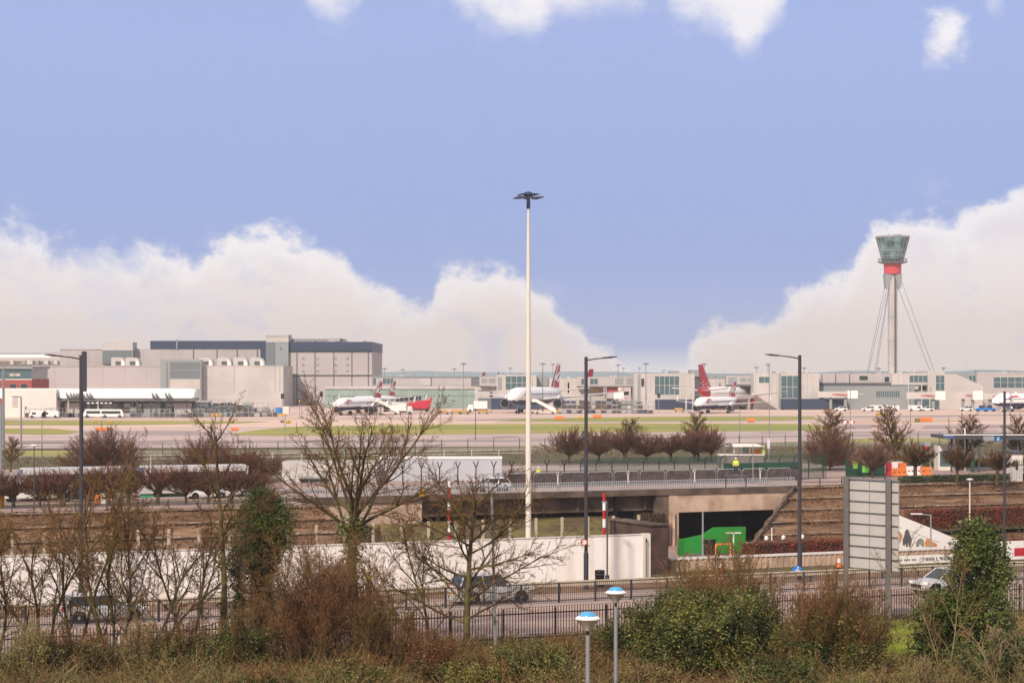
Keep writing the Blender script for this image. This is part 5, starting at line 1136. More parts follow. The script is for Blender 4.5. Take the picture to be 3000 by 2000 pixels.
plate([(2656,1549),(2661,1551),(2663,1558),(2667,1568),(2671,1580),(2669,1590),(2668,1600),(2663,1601),(2661,1588),(2659,1590),(2659,1600),(2654,1600),(2653,1586),(2650,1596),(2645,1596),(2644,1582),(2649,1568),(2651,1556)],-.03,gk,'gorilla_picture',r,.02)
plate([(2684,1600),(2683,1588),(2690,1578),(2697,1575),(2705,1580),(2707,1590),(2706,1600),(2700,1600),(2699,1594),(2692,1594),(2691,1600)],-.03,rk,'rhino_picture',r,.02)
plate([(2710,1600),(2709,1586),(2714,1577),(2722,1577),(2727,1584),(2738,1588),(2745,1594),(2744,1600),(2738,1600),(2724,1597),(2722,1600)],-.03,lk,'lion_picture',r,.02)
plate([(2774,1588),(2786,1585),(2800,1593),(2790,1594),(2778,1592)],-.03,rk,'elephant_picture',r,.02)
plate([(2634,1556),(2638,1560),(2642,1570),(2638,1585),(2634,1590)],-.03,lk,'giraffe_picture',r,.02)
mm=MB()
for i in range(26):
    px=2634+i*4.6; py=1543+i*1.75
    if 2643<px<2666: continue
    u,z=tri(px,py); mm.cbox(UV(u,v-.02,z),.05,.02,.035,TH)
mm.build('text_line',M['galvdark'],r)
v=123.2; r=thing('banner','long white banner with dark lettering below the beige parapet, right','banner',A(2700,v,.4)); 
a,b_=A(2600,v),A(2820,v); MB().wall(a,b_,.05,.62,.05).build('cloth',M['white'],r)
mm=MB(); rr=random.Random(5)
for i in range(40):
    if 14<i<19 or rr.random()<.15: continue
    u=uof(a)+.5+i*.125; mm.cbox(UV(u,v-.02,.34),.05,.03,.12 if i<15 else .22,TH)
mm.build('lettering',M['galvdark'],r)
r=thing('banner','white and red banner board at the right edge by the road','banner',A(2960,v,.4)); a,b_=A(2905,v),A(3060,v); MB().wall(a,b_,.05,1.35,.05).build('cloth',M['white'],r)
MB().wall(A(2972,v-.03),A(3060,v-.03),.3,.85,.02).build('red_patch',M['redf'],r)
# workers in hi-vis (one continuous skinned figure each, clothing as children)
def person(label,p,h_,face,jacket,pose=0):
    s=h_/1.78; r=thing('person',label,'person',p,rz=face)
    def skin(name,pts,edges,rads,m,lv=1):
        me=bpy.data.meshes.new(name); me.from_pydata([tuple(V(q)*s) for q in pts],edges,[]); me.materials.append(m); o=bpy.data.objects.new(name,me); col.objects.link(o); o.parent=r
        k=o.modifiers.new('skin','SKIN'); 
        for vv,rd in zip(me.skin_vertices[0].data,rads): vv.radius=(rd*s,rd*s)
        me.skin_vertices[0].data[0].use_root=True
        sb=o.modifiers.new('sub','SUBSURF'); sb.levels=lv; sb.render_levels=lv; return o
    J=[(0,0,.95),(0,0,1.15),(0,0,1.38),(0,0,1.5),(0,.01,1.56),(0,.015,1.66),(0,.01,1.74),
       (-.18,0,1.42),(-.25,.02,1.16),(-.22,.16+pose*.1,.98),(-.21,.22+pose*.1,.92),(.18,0,1.42),(.26,.02,1.16),(.24,.14,.96),(.23,.2,.9),
       (-.1,0,.88),(-.12,.02,.5),(-.12,-.02,.09),(-.13,.14,.04),(.1,0,.88),(.12,.04,.5),(.13,0,.09),(.14,.16,.04)]
    E=[(0,1),(1,2),(2,3),(3,4),(4,5),(5,6),(2,7),(7,8),(8,9),(9,10),(2,11),(11,12),(12,13),(13,14),(0,15),(15,16),(16,17),(17,18),(0,19),(19,20),(20,21),(21,22)]
    Rd=[.13,.13,.15,.07,.06,.1,.07,.07,.05,.038,.035,.07,.05,.038,.035,.1,.065,.045,.04,.1,.065,.045,.04]
    skin('body',J,E,Rd,M['skin'])
    skin('jacket',[J[0],J[1],J[2],(0,0,1.46),J[7],J[8],(-.222,.14+pose*.09,1.0),J[11],J[12],(.24,.12,.99)],[(0,1),(1,2),(2,3),(2,4),(4,5),(5,6),(2,7),(7,8),(8,9)],[.165,.16,.18,.1,.1,.075,.06,.1,.075,.06],jacket)
    skin('trousers',[(0,0,.93),(-.1,0,.86),(-.12,.02,.5),(-.12,-.01,.12),(.1,0,.86),(.12,.04,.5),(.13,0,.12)],[(0,1),(1,2),(2,3),(0,4),(4,5),(5,6)],[.14,.12,.085,.07,.12,.085,.07],M['dtrous'])
    MB().lathe([(.0,.0),(.13,.01),(.135,.05),(.12,.1),(.07,.15),(.01,.165)],V((0,.015,1.66))*s+V(p),14).build('helmet',mat('helmet','#e6e2c8',.4,.03,2),r,smooth=40)
    m=MB(); [m.lathe([(.175,-.02),(.18,0),(.175,.02)],V(p)+V((0,0,z))*s,14) for z in (1.06,1.2)]; m.build('reflective_band',M['offwhite'],r)
    return r
r=thing('work_platform','low dark work platform behind the green mesh screen','platform',(X(2156,236),236,0)); MB().box(X(2156,236)-1.2,X(2156,236)+1.2,235.4,236.8,1.78,1.9).build('deck',M['galvdark'],r)
for sx_ in (-1.1,1.1):
    MB().box(X(2156,236)+sx_-.06,X(2156,236)+sx_+.06,236,236.12,0,1.78).build('leg',M['galvdark'],r)
person('worker in a yellow hi vis jacket and pale helmet standing behind the bridge fence',V((X(2156,236),236,1.9)),1.95,R(170),M['hiviz'],1)
person('farther worker in hi vis just right of the high mast',V((X(1578,262),262,0)),1.7,R(20),M['hiviz'],0)
person('person in a yellow jacket at the foot of the hoarding behind the ivy trunk',A(1079,116.5),1.75,R(-60),M['hiviz'],0)
# ================================================================ TREES
GA=2.39996
def grow(out,rng,p,d,L,r,lev,S,az=0):
    s=S[lev]; n=s.get('seg',3); pts=[p]; rad=[r]; step=L/n; dirs=[d]; tp=s.get('taper',.35); w=s.get('w',.15); up=s.get('up',0)
    for i in range(n):
        d=(d+V((rng.gauss(0,w),rng.gauss(0,w),rng.gauss(0,w)+up))).normalized(); p=p+d*step; pts.append(p); dirs.append(d); rad.append(r*(1-(i+1)/n*(1-tp)))
    out.append((pts,rad,lev))
    if lev+1<len(S):
        c=S[lev+1]; k=c['n']; k=k if lev==0 else max(1,int(round(k*rng.uniform(.7,1.2)*min(1.2,L/s.get('L0',L) if s.get('L0') else 1))))
        st=c.get('start',.3)
        for j in range(k):
            t=st+(1-st)*((j+rng.random()*.8)/k); t=min(t,.999); x=t*n; i=int(x); f=x-i; q=pts[i].lerp(pts[i+1],f); dd=dirs[i+1]; rr=rad[i]*(1-f)+rad[i+1]*f
            a=az+GA*j+rng.uniform(-.4,.4); ang=c['ang']*rng.uniform(.75,1.25)*(1-.45*t*c.get('close',1))
            ref=V((0,0,1)) if abs(dd.z)<.9 else V((1,0,0)); e1=dd.cross(ref).normalized(); e2=dd.cross(e1); side=e1*math.cos(a)+e2*math.sin(a)
            nd=(dd*math.cos(ang)+side*math.sin(ang)).normalized()
            cl=c.get('abs') or L*c['len']; cl*=rng.uniform(.7,1.2)*(1-c.get('fall',.45)*t)
            grow(out,rng,q,nd,cl,min(rr*.8,r*c.get('rr',.5)),lev+1,S,rng.uniform(0,6))
def mesh_lines(lines,sides,minr=.006):
    m=MB()
    for pts,rad,lev in lines: m.tube(pts,[max(minr,x) for x in rad],sides[min(lev,len(sides)-1)],cap=False)
    return m
def leaves(m,rng,p,n,spread,size,flat=.6):
    for _ in range(n):
        q=V((p[0]+rng.gauss(0,spread),p[1]+rng.gauss(0,spread),p[2]+rng.gauss(0,spread*flat)))
        a=V((rng.gauss(0,1),rng.gauss(0,1),rng.gauss(0,.6))).normalized(); b=a.cross(V((rng.gauss(0,1),rng.gauss(0,1),rng.gauss(0,1)))).normalized(); s=size*rng.uniform(.6,1.3)
        m.poly([q-a*s,q+b*s*.55,q+a*s,q-b*s*.55])
def bare_tree(name,label,cat,p,S,h0,r0,seed,mt='tbark',mc='twig',split=2,group=None,ivy=None,lean=(0,0),minr=.007,nst=1,fan=.5,sc=1,extra_leaf=None):
    rng=random.Random(seed); p=V(p); r=thing(name,label,cat,p,group); L=[]
    for i in range(nst):
        if nst==1: d=V((lean[0],lean[1],1)).normalized(); q=p
        else: a=GA*i+rng.random(); d=V((math.cos(a)*fan*rng.uniform(.5,1.2)+lean[0],math.sin(a)*fan*rng.uniform(.5,1.2)+lean[1],1)).normalized(); q=p+V((math.cos(a),math.sin(a),0))*.12*nst**.5
        grow(L,rng,q,d,h0*(rng.uniform(.8,1.1) if nst>1 else 1),r0,0,S,rng.uniform(0,6))
    a=[l for l in L if l[2]<split]; b=[l for l in L if l[2]>=split]
    mesh_lines(a,[9,6,5,4],minr).build('trunk',M[mt],r,smooth=True); mesh_lines(b,[5,4,3,3],minr).build('crown',M[mc],r)
    if ivy:
        z0,z1,dens,sp,mtl=ivy; m=MB(); 
        for pts,rad,lev in a:
            for i in range(len(pts)-1):
                for k in range(dens):
                    q=pts[i].lerp(pts[i+1],rng.random())
                    if z0<q.z-p.z<z1 and (lev==0 or rng.random()<.5): leaves(m,rng,q,6,sp*rng.uniform(.6,1.3),.085,1)
        m.build('ivy',M[mtl],r)
    if extra_leaf:
        n,sz,mtl=extra_leaf; m=MB(); tips=[l for l in b if l[2]==len(S)-1]
        for _ in range(n): leaves(m,rng,rng.choice(tips)[0][-1],2,.12,sz)
        m.build('leaves',M[mtl],r)
    return r
fg='bare trees behind the near shrubs'
def at(px,v=None,Y=None): 
    if v: return A(px,v)
    return V(((px-1500)*Y/F,Y,0))
# 1 the big vase-shaped bare tree
S1=[dict(seg=7,w=.05,taper=.72),dict(n=12,len=.92,ang=.80,start=.72,seg=9,w=.065,up=.02,rr=.36,fall=.1,taper=.15,close=0),dict(n=11,len=.40,ang=.7,start=.25,seg=5,w=.14,up=.02,rr=.42,taper=.2),dict(n=9,len=.45,ang=.8,start=.15,seg=4,w=.2,rr=.45),dict(n=7,len=.42,ang=.8,start=.2,seg=3,w=.25,rr=.55)]
bare_tree('bare_tree','largest bare spreading tree, ivy on its trunk, left of the high mast','tree',at(1040,Y=101),S1,7.0,.27,21,ivy=(3.0,6.0,40,.32,'leafd'),group=fg,lean=(.02,0))
# 2 right of it, horizontal drooping branches
S2=[dict(seg=9,w=.05,taper=.3),dict(n=22,len=.84,ang=1.25,start=.22,seg=7,w=.10,up=.02,rr=.34,fall=.5,taper=.15,close=.3),dict(n=11,len=.4,ang=.8,start=.15,seg=4,w=.16,rr=.5),dict(n=9,len=.45,ang=.8,start=.1,seg=3,w=.2,rr=.55),dict(n=5,len=.4,ang=.8,start=.2,seg=2,w=.2,rr=.6)]
bare_tree('bare_tree','bare tree with wide horizontal branches before the white hoarding','tree',at(1366,Y=97),S2,7.4,.18,8,group=fg,mc='twig')
# 3 tall thin trunk
S3=[dict(seg=9,w=.04,taper=.25),dict(n=16,len=.34,ang=.95,start=.3,seg=5,w=.12,up=.05,rr=.26,fall=.45,taper=.2),dict(n=7,len=.5,ang=.75,start=.15,seg=4,w=.16,rr=.5),dict(n=7,len=.45,ang=.8,start=.1,seg=3,w=.2,rr=.55),dict(n=4,len=.4,ang=.8,seg=2,w=.2,rr=.6)]
bare_tree('bare_tree','tall slim bare tree with ivy low on its trunk left of the evergreen','tree',at(652,Y=98),S3,10.3,.17,31,group=fg,ivy=(.5,2.6,12,.2,'leafd'))
# left cluster of multi-stemmed trees
S4=[dict(seg=7,w=.12,up=.02,taper=.3),dict(n=9,len=.55,ang=.7,start=.15,seg=5,w=.12,up=.06,rr=.42,fall=.4),dict(n=7,len=.45,ang=.7,start=.15,seg=4,w=.16,rr=.5),dict(n=8,len=.45,ang=.75,start=.1,seg=3,w=.2,rr=.5),dict(n=6,len=.45,ang=.8,seg=2,w=.2,rr=.5)]
for i,(px,Y,h_,nst,fan,lean,lab) in enumerate(((128,97,6.9,3,.5,(-.10,0),'leftmost dark branching bare tree before the hoarding'),(224,98,7.2,2,.4,(-.04,0),'bare tree just left of the left lamp post foot'),(322,97,7.4,4,.42,(.06,0),'dark many stemmed bare tree right of the left lamp post'),(425,96,6.9,3,.5,(.22,0),'bare tree leaning right across the left hoarding'),(-20,95,6.4,3,.25,(.1,0),'bare branches reaching in from the left edge'),(560,99,6.6,2,.28,(-.08,0),'thin bare tree between the leaning one and the slim tall trunk'),(1245,98,5.6,2,.15,(-.32,0),'slanting dark bare stems between the two biggest bare trees'))):
    bare_tree('bare_tree',lab,'tree',at(px,Y=Y),S4,h_,.085,100+i,nst=nst,fan=fan,lean=lean,group=fg,mc='twig' if i%2 else 'twigo',split=2)
# shrubs: many thin stems plus leaves
def shrub(name,label,p,h_,w,nst,seed,mc,leaf=None,lf=0,lsize=.05,dense=1,fan=None,group='shrubs along the bottom of the view'):
    rng=random.Random(seed); p=V(p); r=thing(name,label,'shrub',p,group); L=[]
    S=[dict(seg=6,w=.09,up=.03,taper=.25),dict(n=int(11*dense),len=.4,ang=.6,start=.2,seg=4,w=.14,up=.05,rr=.5,fall=.4),dict(n=int(9*dense),len=.45,ang=.7,start=.1,seg=3,w=.2,rr=.6),dict(n=4,len=.45,ang=.7,seg=2,w=.2,rr=.7)]
    fan=fan if fan is not None else w/h_*.5
    for i in range(nst):
        a=rng.uniform(0,6.283); q=rng.random()**.6; off=V((math.cos(a)*w*.22*q,math.sin(a)*w*.22*q,0)); d=V((math.cos(a)*fan*q,math.sin(a)*fan*q,1)).normalized()
        grow(L,rng,p+off,d,h_*rng.uniform(.7,1.05)*(1-.25*q),.028,0,S,rng.random()*6)
    mesh_lines([l for l in L if l[2]<1],[4],.01).build('stems',M['tbark'],r); mesh_lines([l for l in L if l[2]>=1],[3,3,3,3],.0065).build('crown',M[mc],r)
    if leaf:
        src=[l[0] for l in L if l[2]>=1]
        for k,(lm,zlo,zhi,frac) in enumerate(leaf):
            m=MB(); c=int(lf*frac); t=0
            while c>0 and t<lf*8:
                t+=1; pts=rng.choice(src); q=pts[rng.randrange(len(pts))]; z=(q.z-p.z)/h_
                if zlo<=z<=zhi: leaves(m,rng,q,5,.16,lsize); c-=5
            m.build('foliage',M[lm],r)
    return r
shrub('brown_shrub','huge russet brown leafless shrub in the lower middle left',at(930,Y=93),5.9,6.0,60,1,'twigr2',[('leafb',0.3,1,1)],9000,.035,1.15,fan=.50)
shrub('brown_shrub','russet shrub lobe right below the large bare tree trunk',at(1120,Y=92),3.8,3.6,26,2,'twigo',[('leafb',0.2,1,1)],2500,.035,1.1)
shrub('brown_shrub','grey brown twiggy shrub left of the huge russet one',at(740,Y=92),3.1,3.2,24,3,'twigo',[('leafd',0,.7,1)],6000,.05,1.1)
shrub('green_shrub','broad evergreen shrub topped with bare brown twigs right of the mushroom lamps',at(2050,Y=90),4.6,6.2,62,4,'twigo',[('leafg',0.05,.86,.35),('leafd',0,.86,.95)],52000,.06,1.1,fan=.58)
shrub('brown_shrub','bare brown upright twigs rising behind the broad evergreen shrub',at(2150,Y=94),5.7,5.0,44,5,'twigo',None,0,.05,1.1,fan=.4)
shrub('brown_shrub','brown twiggy shrub with green base under the large sign back',at(2440,Y=90),4.6,5.4,64,6,'twigo',[('leafd',0,.42,.8),('leafy',.2,.7,.2)],20000,.05,1.1,fan=.55)
shrub('green_shrub','dark leafy shrub at the bottom below the ivy covered tree',at(2960,Y=86),2.9,5,40,7,'twigp',[('leafd',0,.9,1)],26000,.055,1,fan=.6)
shrub('green_shrub','small dark bush beside the farther mushroom lamp',at(1795,Y=95),2.2,1.8,20,12,'twigo',[('leafd',0,1,1)],9000,.05,1)
shrub('brown_shrub','pale brown tangle at the bottom right of the grass gap',at(2720,Y=82),2.0,4.2,40,13,'twigp',[('leafy',0,.7,1)],4000,.04,1,fan=.8)

for k,(px,Y,h_,w,nst,mc,leaf,lf,lab) in enumerate((
 (60,90,2.7,4.6,30,'twigp',[('leafy',0,.8,.5),('leafd',0,.6,.5)],4000,'olive brown shrub at the far bottom left'),
 (215,91,2.4,4,24,'twigo',[('leafd',0,.7,.7),('leafb',.3,1,.3)],5000,'dark tangled shrub under the left lamp post'),
 (395,91,2.6,4.4,26,'twigp',[('leafb',.2,1,.4),('leafd',0,.6,.6)],3500,'brown shrub between the left lamp post and the slim tall trunk'),
 (560,91,2.5,4,26,'twigo',[('leafd',0,.8,1)],6000,'low dark green shrub left of the slim tall trunk'),
 (1290,88,2.6,3,26,'twigr2',[('leafb',.2,1,.4),('leafd',0,.5,.4)],6000,'reddish upright stems left of the horizontal branched tree'),
 (1400,84,2.1,3.2,26,'twigr2',[('leafy',0,.8,1)],7000,'orange brown stems at the bottom right of the horizontal branched tree'),
 (1540,87,2.5,3.6,30,'twigo',[('leafg',0,.9,.7),('leafd',0,.7,.5)],15000,'rounded green shrub left of the nearest mushroom lamp'),
 (1660,90,2.1,3.2,26,'twigr2',[('leafb',.1,1,.6),('leafy',0,.8,.4)],8000,'tan brown low shrub behind the nearest mushroom lamp'),
 (1880,83,1.9,4.2,34,'twigp',[('leafy',0,.9,.5),('leafb',.2,1,.4)],12000,'pale brown low bush at the bottom between lamps and evergreen shrub'),
 (2300,84,2.2,4,34,'twigo',[('leafd',0,.9,1)],15000,'dark green low bush right of the broad evergreen shrub'),
 (2560,82,1.7,3.4,26,'twigp',[('leafy',0,.8,.7),('leafd',0,.5,.3)],8000,'low olive tangle under the sign at the bottom edge'),
 (1030,84,2.2,4,34,'twigo',[('leafd',0,.7,.8),('leafy',.1,.9,.3)],9000,'olive bramble mound at the bottom below the russet shrub'),
 (800,82,1.9,3.6,30,'twigo',[('leafd',0,.8,.7),('leafb',.1,.9,.3)],8000,'low dark mound at the bottom left of the russet shrub'))):
    shrub('green_shrub' if 'green' in lab else 'brown_shrub',lab,at(px,Y=Y),h_,w,nst,200+k,mc,leaf,lf,.05,1.0,fan=.55)
# evergreen ivy masses
def ivy_tree(name,label,p,h_,prof,seed,n,mts=('leafi','leafd'),size=.09,twigs=True,group=None,holes=True):
    rng=random.Random(seed); p=V(p); r=thing(name,label,'tree',p,group); m=MB(); m.tube([p,p+V((.1,0,h_*.5)),p+V((0,0,h_*.93))],[.2,.14,.04],7); m.build('trunk',M['tbark'],r)
    cl=[]
    for _ in range(int(n/60)):
        t=rng.random(); z=h_*(t); w=1e-3
        for (a,wa),(b,wb) in zip(prof,prof[1:]):
            if a<=t<=b: w=wa+(wb-wa)*(t-a)/(b-a)
        a=rng.uniform(0,6.283); w*=.78+.75*noise.noise(V((math.cos(a)*1.3+seed,math.sin(a)*1.3,z*.75)))+.15*rng.random(); q=max(.05,w)*(rng.random()**.4)
        if holes and noise.noise(V((math.cos(a)*q+seed,math.sin(a)*q,z*.8))*1.1)<-.08 and rng.random()<.85: continue
        cl.append((p+V((math.cos(a)*q,math.sin(a)*q,z)),rng.uniform(.13,.32)))
    ms=[MB() for _ in mts]
    for c,s in cl: leaves(ms[0 if rng.random()<.55 else 1],rng,c,60,s,size,.8)
    for mm,mt_ in zip(ms,mts): mm.build('foliage',M[mt_],r)
    if twigs:
        L=[]
        for i in range(30):
            c,s=rng.choice(cl); d=V((rng.gauss(0,.8),rng.gauss(0,.5),rng.uniform(.2,1.2))).normalized(); grow(L,rng,c,d,rng.uniform(.7,1.6),.018,0,[dict(seg=4,w=.12),dict(n=5,len=.4,ang=.7,seg=3,rr=.6),dict(n=3,len=.4,ang=.7,seg=2,rr=.6)])
        mesh_lines(L,[3,3,3],.006).build('crown',M['twigp'],r)
    return r
ivy_tree('ivy_tree','tall dark ivy covered tree rising on the right beyond the sign',at(2862,Y=92),6.8,[(0,2.0),(.25,2.1),(.42,1.85),(.55,1.35),(.68,1.1),(.82,.85),(.95,.5),(1,.15)],5,66000,size=.07)
ivy_tree('ivy_tree','lower left shoulder of ivy in front of the silver hatchback',at(2745,Y=91.5),3.5,[(0,1.2),(.4,1.2),(.8,.9),(1,.3)],6,20000,size=.075)
ivy_tree('evergreen_tree','dense green rounded evergreen between the slim and the largest bare trees',at(768,Y=103),7.2,[(0,.3),(.35,.6),(.45,1.1),(.6,1.25),(.8,1.15),(.93,.8),(1,.3)],7,42000,mts=('leafe','leafe2'),size=.07) if 0 else None
M['leafe']=mat('leaf_yew','#626c2a',.55,.2,1.2,c2='#4a5524',sc2=.8,island=1); M['leafe2']=mat('leaf_yew_dark','#36431c',.55,.2,1.2,c2='#4c5726',sc2=.8,island=1)
ivy_tree('evergreen_tree','dense green rounded evergreen between the slim and the largest bare trees',at(768,Y=103),7.3,[(0,.05),(.45,.08),(.54,.7),(.62,1.25),(.72,1.45),(.85,1.35),(.94,.9),(1,.45)],7,60000,mts=('leafe','leafe2'),size=.06,holes=False)
ivy_tree('ivy_tree','small ivy clump hanging left under the round evergreen',at(700,Y=101),4.9,[(0,.08),(.6,.12),(.72,.5),(.88,.6),(1,.3)],8,6000,size=.06)
# right edge pale bare trees
S5=[dict(seg=7,w=.07,up=.02,taper=.3),dict(n=10,len=.6,ang=.75,start=.12,seg=5,w=.12,up=.05,rr=.42,fall=.4),dict(n=7,len=.45,ang=.7,start=.15,seg=4,w=.16,rr=.5),dict(n=6,len=.42,ang=.75,start=.1,seg=3,w=.2,rr=.55)]
S6=[dict(seg=7,w=.09,up=-.03,taper=.3),dict(n=3,len=.5,ang=.6,start=.3,seg=4,w=.12,rr=.5),dict(n=3,len=.45,ang=.7,start=.3,seg=3,w=.16,rr=.5)]
M['barkp']=mat('bark_lichen','#8b8052',.9,.2,2,c2='#6d6048',sc2=1)
bare_tree('bare_tree','yellow green lichened bare tree at the bottom right corner','tree',at(2975,Y=82),S5,3.7,.055,55,nst=3,fan=.4,mt='barkp',mc='twigp',group=fg,lean=(.1,0))
bare_tree('bare_tree','slender bare branches in front of the silver hatchback','tree',at(2775,Y=89),S5,5.2,.035,56,nst=2,fan=.22,mt='barkp',mc='twigo',group=fg,lean=(-.08,0))
bare_tree('bare_tree','pale arching bare stems at the bottom left corner','tree',at(40,Y=80),S6,3.4,.03,57,nst=4,fan=1.2,mt='barkp',mc='twigp',group=fg,lean=(.3,0))
bare_tree('bare_tree','pale arching bare stems below the left lamp post','tree',at(420,Y=79),S6,3.2,.03,58,nst=4,fan=1.3,mt='barkp',mc='twigp',group=fg,lean=(.1,0))
# undergrowth: nobody could count it
def undergrowth():
    rng=random.Random(77); mats=['leafy','leafd','leafb','leafg']; mbs=[MB() for _ in mats]; tw=MB(); tp=MB()
    for i in range(10300):
        Y=rng.uniform(76,112) ; px=rng.uniform(-350,3450); x=(px-1500)*Y/F
        p=V((x,Y,0)); v=vof(p)
        if v>93.2: continue
        n1=noise.noise(V((x*.38,Y*.30,0))); n2=noise.noise(V((x*.5,Y*.5,7)))
        gap=(2575<px<2745 and Y>96) or (2225<px<2300 and Y>99)
        h_=(.3+1.9*max(0,n1+.30))*(1-.03*max(0,Y-84))
        if gap: 
            if rng.random()<.93: continue
            h_=.3
        k=0 if n2>.3 else (1 if n2<-.05 else (2 if n1<-.1 else 3))
        if rng.random()<.45: k=rng.choice((1,1,2,3))
        leaves(mbs[k],rng,(x,Y,h_*rng.uniform(.15,1)),18,.3,.05,.8)
        for j in range(6):
            a=rng.uniform(0,6.28); d=V((math.cos(a)*.7,math.sin(a)*.7,rng.uniform(.5,1.6))).normalized(); L=rng.uniform(.5,1.7)*(.5+h_*.5); q=p+V((rng.gauss(0,.3),rng.gauss(0,.3),0)); pts=[q]
            for s in range(5): d=(d+V((rng.gauss(0,.1),rng.gauss(0,.1),-.12))).normalized(); q=q+d*L/4; pts.append(q)
            (tp if rng.random()<.38 else tw).tube(pts,[.012,.011,.01,.008,.007,.006],3,cap=False)
    r=thing('undergrowth',None,None,(0,85,0)); r['kind']='stuff'; r['label']='tangled brambles, dead stems and low green undergrowth along the bottom'; r['category']='undergrowth'
    # single mesh
    allm=MB(); ms=[]
    for i,mb in enumerate(mbs+[tw,tp]):
        o=len(allm.v); allm.v+=mb.v; allm.f+=[tuple(x+o for x in f) for f in mb.f]; allm.m+=[i]*len(mb.f)
    bpy.data.objects.remove(r)
    o=allm.build('undergrowth',[M[q] for q in mats]+[M['twigo'],M['twigp']]); o['kind']='stuff'; o['label']='tangled brambles, dead stems and low green undergrowth along the bottom'; o['category']='undergrowth'
undergrowth()
def grass():
    rng=random.Random(9); m=MB()
    for i in range(42000):
        Y=rng.uniform(94,113); px=rng.choice((rng.uniform(2540,2790),rng.uniform(1780,1900),rng.uniform(2200,2340),rng.uniform(2540,2790))); x=(px-1500)*Y/F
        if vof(V((x,Y,0)))>94: continue
        h_=rng.uniform(.12,.4); a=rng.uniform(0,3.14); dx,dy=math.cos(a)*.03,math.sin(a)*.03; l=rng.gauss(0,.05)
        m.poly([(x-dx,Y-dy,0),(x+dx,Y+dy,0),(x+l,Y+l,h_)])
    o=m.build('grass',mat('grass_bright','#84942f',.8,.25,.8,c2='#96944a',sc2=.5,island=1)); o['kind']='stuff'; o['label']='bright green grass in the gap under the sign'; o['category']='grass'
grass()
sheet('verge',[(-70,70),(75,70),(75+0,UV(110,93.5).y+20),UV(110,93.8),UV(-40,93.8)],M['grassn'],.02) if False else struct(MB().poly([UV(-60,40,.02),UV(120,40,.02),UV(120,97,.02),UV(-60,97,.02)]).build('verge',M['grassn']))
# clipped / pollard red twigged trees, middle distance
def pollard(seed,h_,w,trunk,mc,up=.12,dens=1,mt='tbark'):
    rng=random.Random(seed); r=thing('pollard_tree','','tree',(0,0,0)); L=[]
    if w<.7:
        S=[dict(seg=7,w=.03,taper=.2),dict(n=30,abs=h_*.42,ang=1.0,start=.24,seg=4,w=.1,up=.08,rr=.4,fall=.6,taper=.3,close=.6),dict(n=9,len=.5,ang=.7,start=.15,seg=3,w=.14,up=.04,rr=.5,fall=.3),dict(n=8,len=.5,ang=.6,start=.1,seg=2,w=.14,up=.04,rr=.6,fall=.3)]
        grow(L,rng,V((0,0,0)),V((0,0,1)),h_*.93,.15,0,S)
    else:
        nst=int(34*dens); R_=h_-trunk
        L.append(([V((0,0,0)),V((.03,0,trunk*.6)),V((0,0,trunk))],[.17,.15,.13],0))
        S=[dict(seg=5,w=.07,up=.02,taper=.3),dict(n=9,len=.34,ang=.6,start=.25,seg=3,w=.12,up=.12,rr=.5,fall=-.1),dict(n=9,len=.5,ang=.5,start=.05,seg=2,w=.12,up=.12,rr=.6,fall=.2)]
        for i in range(nst):
            t=(i+.5)/nst; th=w*t**.6; a=GA*i+rng.uniform(-.2,.2); d=V((math.sin(th)*math.cos(a),math.sin(th)*math.sin(a),math.cos(th)))
            grow(L,rng,V((0,0,trunk*rng.uniform(.8,1))),d,R_*rng.uniform(.72,.92),.055,1,[S[0]]+S,rng.random()*6)
    if 0:
        S=[dict(seg=4,w=.03,taper=.8),dict(n=int(16*dens),abs=(h_-trunk)*.95,ang=w,start=.7,seg=5,w=.08,up=up,rr=.45,fall=-.05,taper=.3,close=1.75),dict(n=int(11*dens),len=.45,ang=.7,start=.15,seg=3,w=.12,up=.16,rr=.5,fall=.2),dict(n=11,len=.55,ang=.5,start=.05,seg=2,w=.12,up=.14,rr=.6,fall=.3)]
        grow(L,rng,V((0,0,0)),V((0,0,1)),trunk,.16,0,S)
    mesh_lines([l for l in L if l[2]<2],[6,4],.02).build('trunk',M[mt],r); mesh_lines([l for l in L if l[2]>=2],[3,3,3],.017).build('crown',M[mc],r); return r
protos=[pollard(1,4.6,1.15,1.2,'twigr',.04,1.15),pollard(2,4.4,1.2,1.2,'twigr',.04,1.2),pollard(3,6.4,.62,2.2,'twigo',.1,1.1),pollard(4,5.6,1.5,.6,'twigr',.02,2.2),pollard(5,3.9,1.3,1.8,'twig',.04,.85),pollard(6,4.8,1.0,1.6,'twigr',.05,.9)]
def pct(o,f,q): l=sorted(f(vv.co) for ch in kids(o) for vv in ch.data.vertices); return l[int(len(l)*q)]
HTS=[pct(o,lambda c:c.z,.99) for o in protos]; WDS=[pct(o,lambda c:c.x,.985)-pct(o,lambda c:c.x,.015) for o in protos]
used=[0]*6
def pt(k,label,px,ytop,D=None,ybase=None,w=100,group='clipped red twigged trees'):
    if ybase: D=gd(ybase)
    z=CZ-(ytop-HZ)*D/F; s=z/HTS[k]; sx=w*D/F/WDS[k]/s; loc=((px-1500)*D/F,D,0)
    rz=(px*.013)%6.28
    if not used[k]:
        o=protos[k]; o.location=loc; o.rotation_euler=(0,0,rz); o.scale=(s*sx,s*sx,s); o['label']=label; o['group']=group; used[k]=1
    else: o=tree_copy(protos[k],label,loc,rz,(s*sx,s*sx*.9,s*(1+.10*math.sin(px*1.7))),group); o.rotation_euler=(.05*math.sin(px*.9),.06*math.cos(px*2.3),rz)
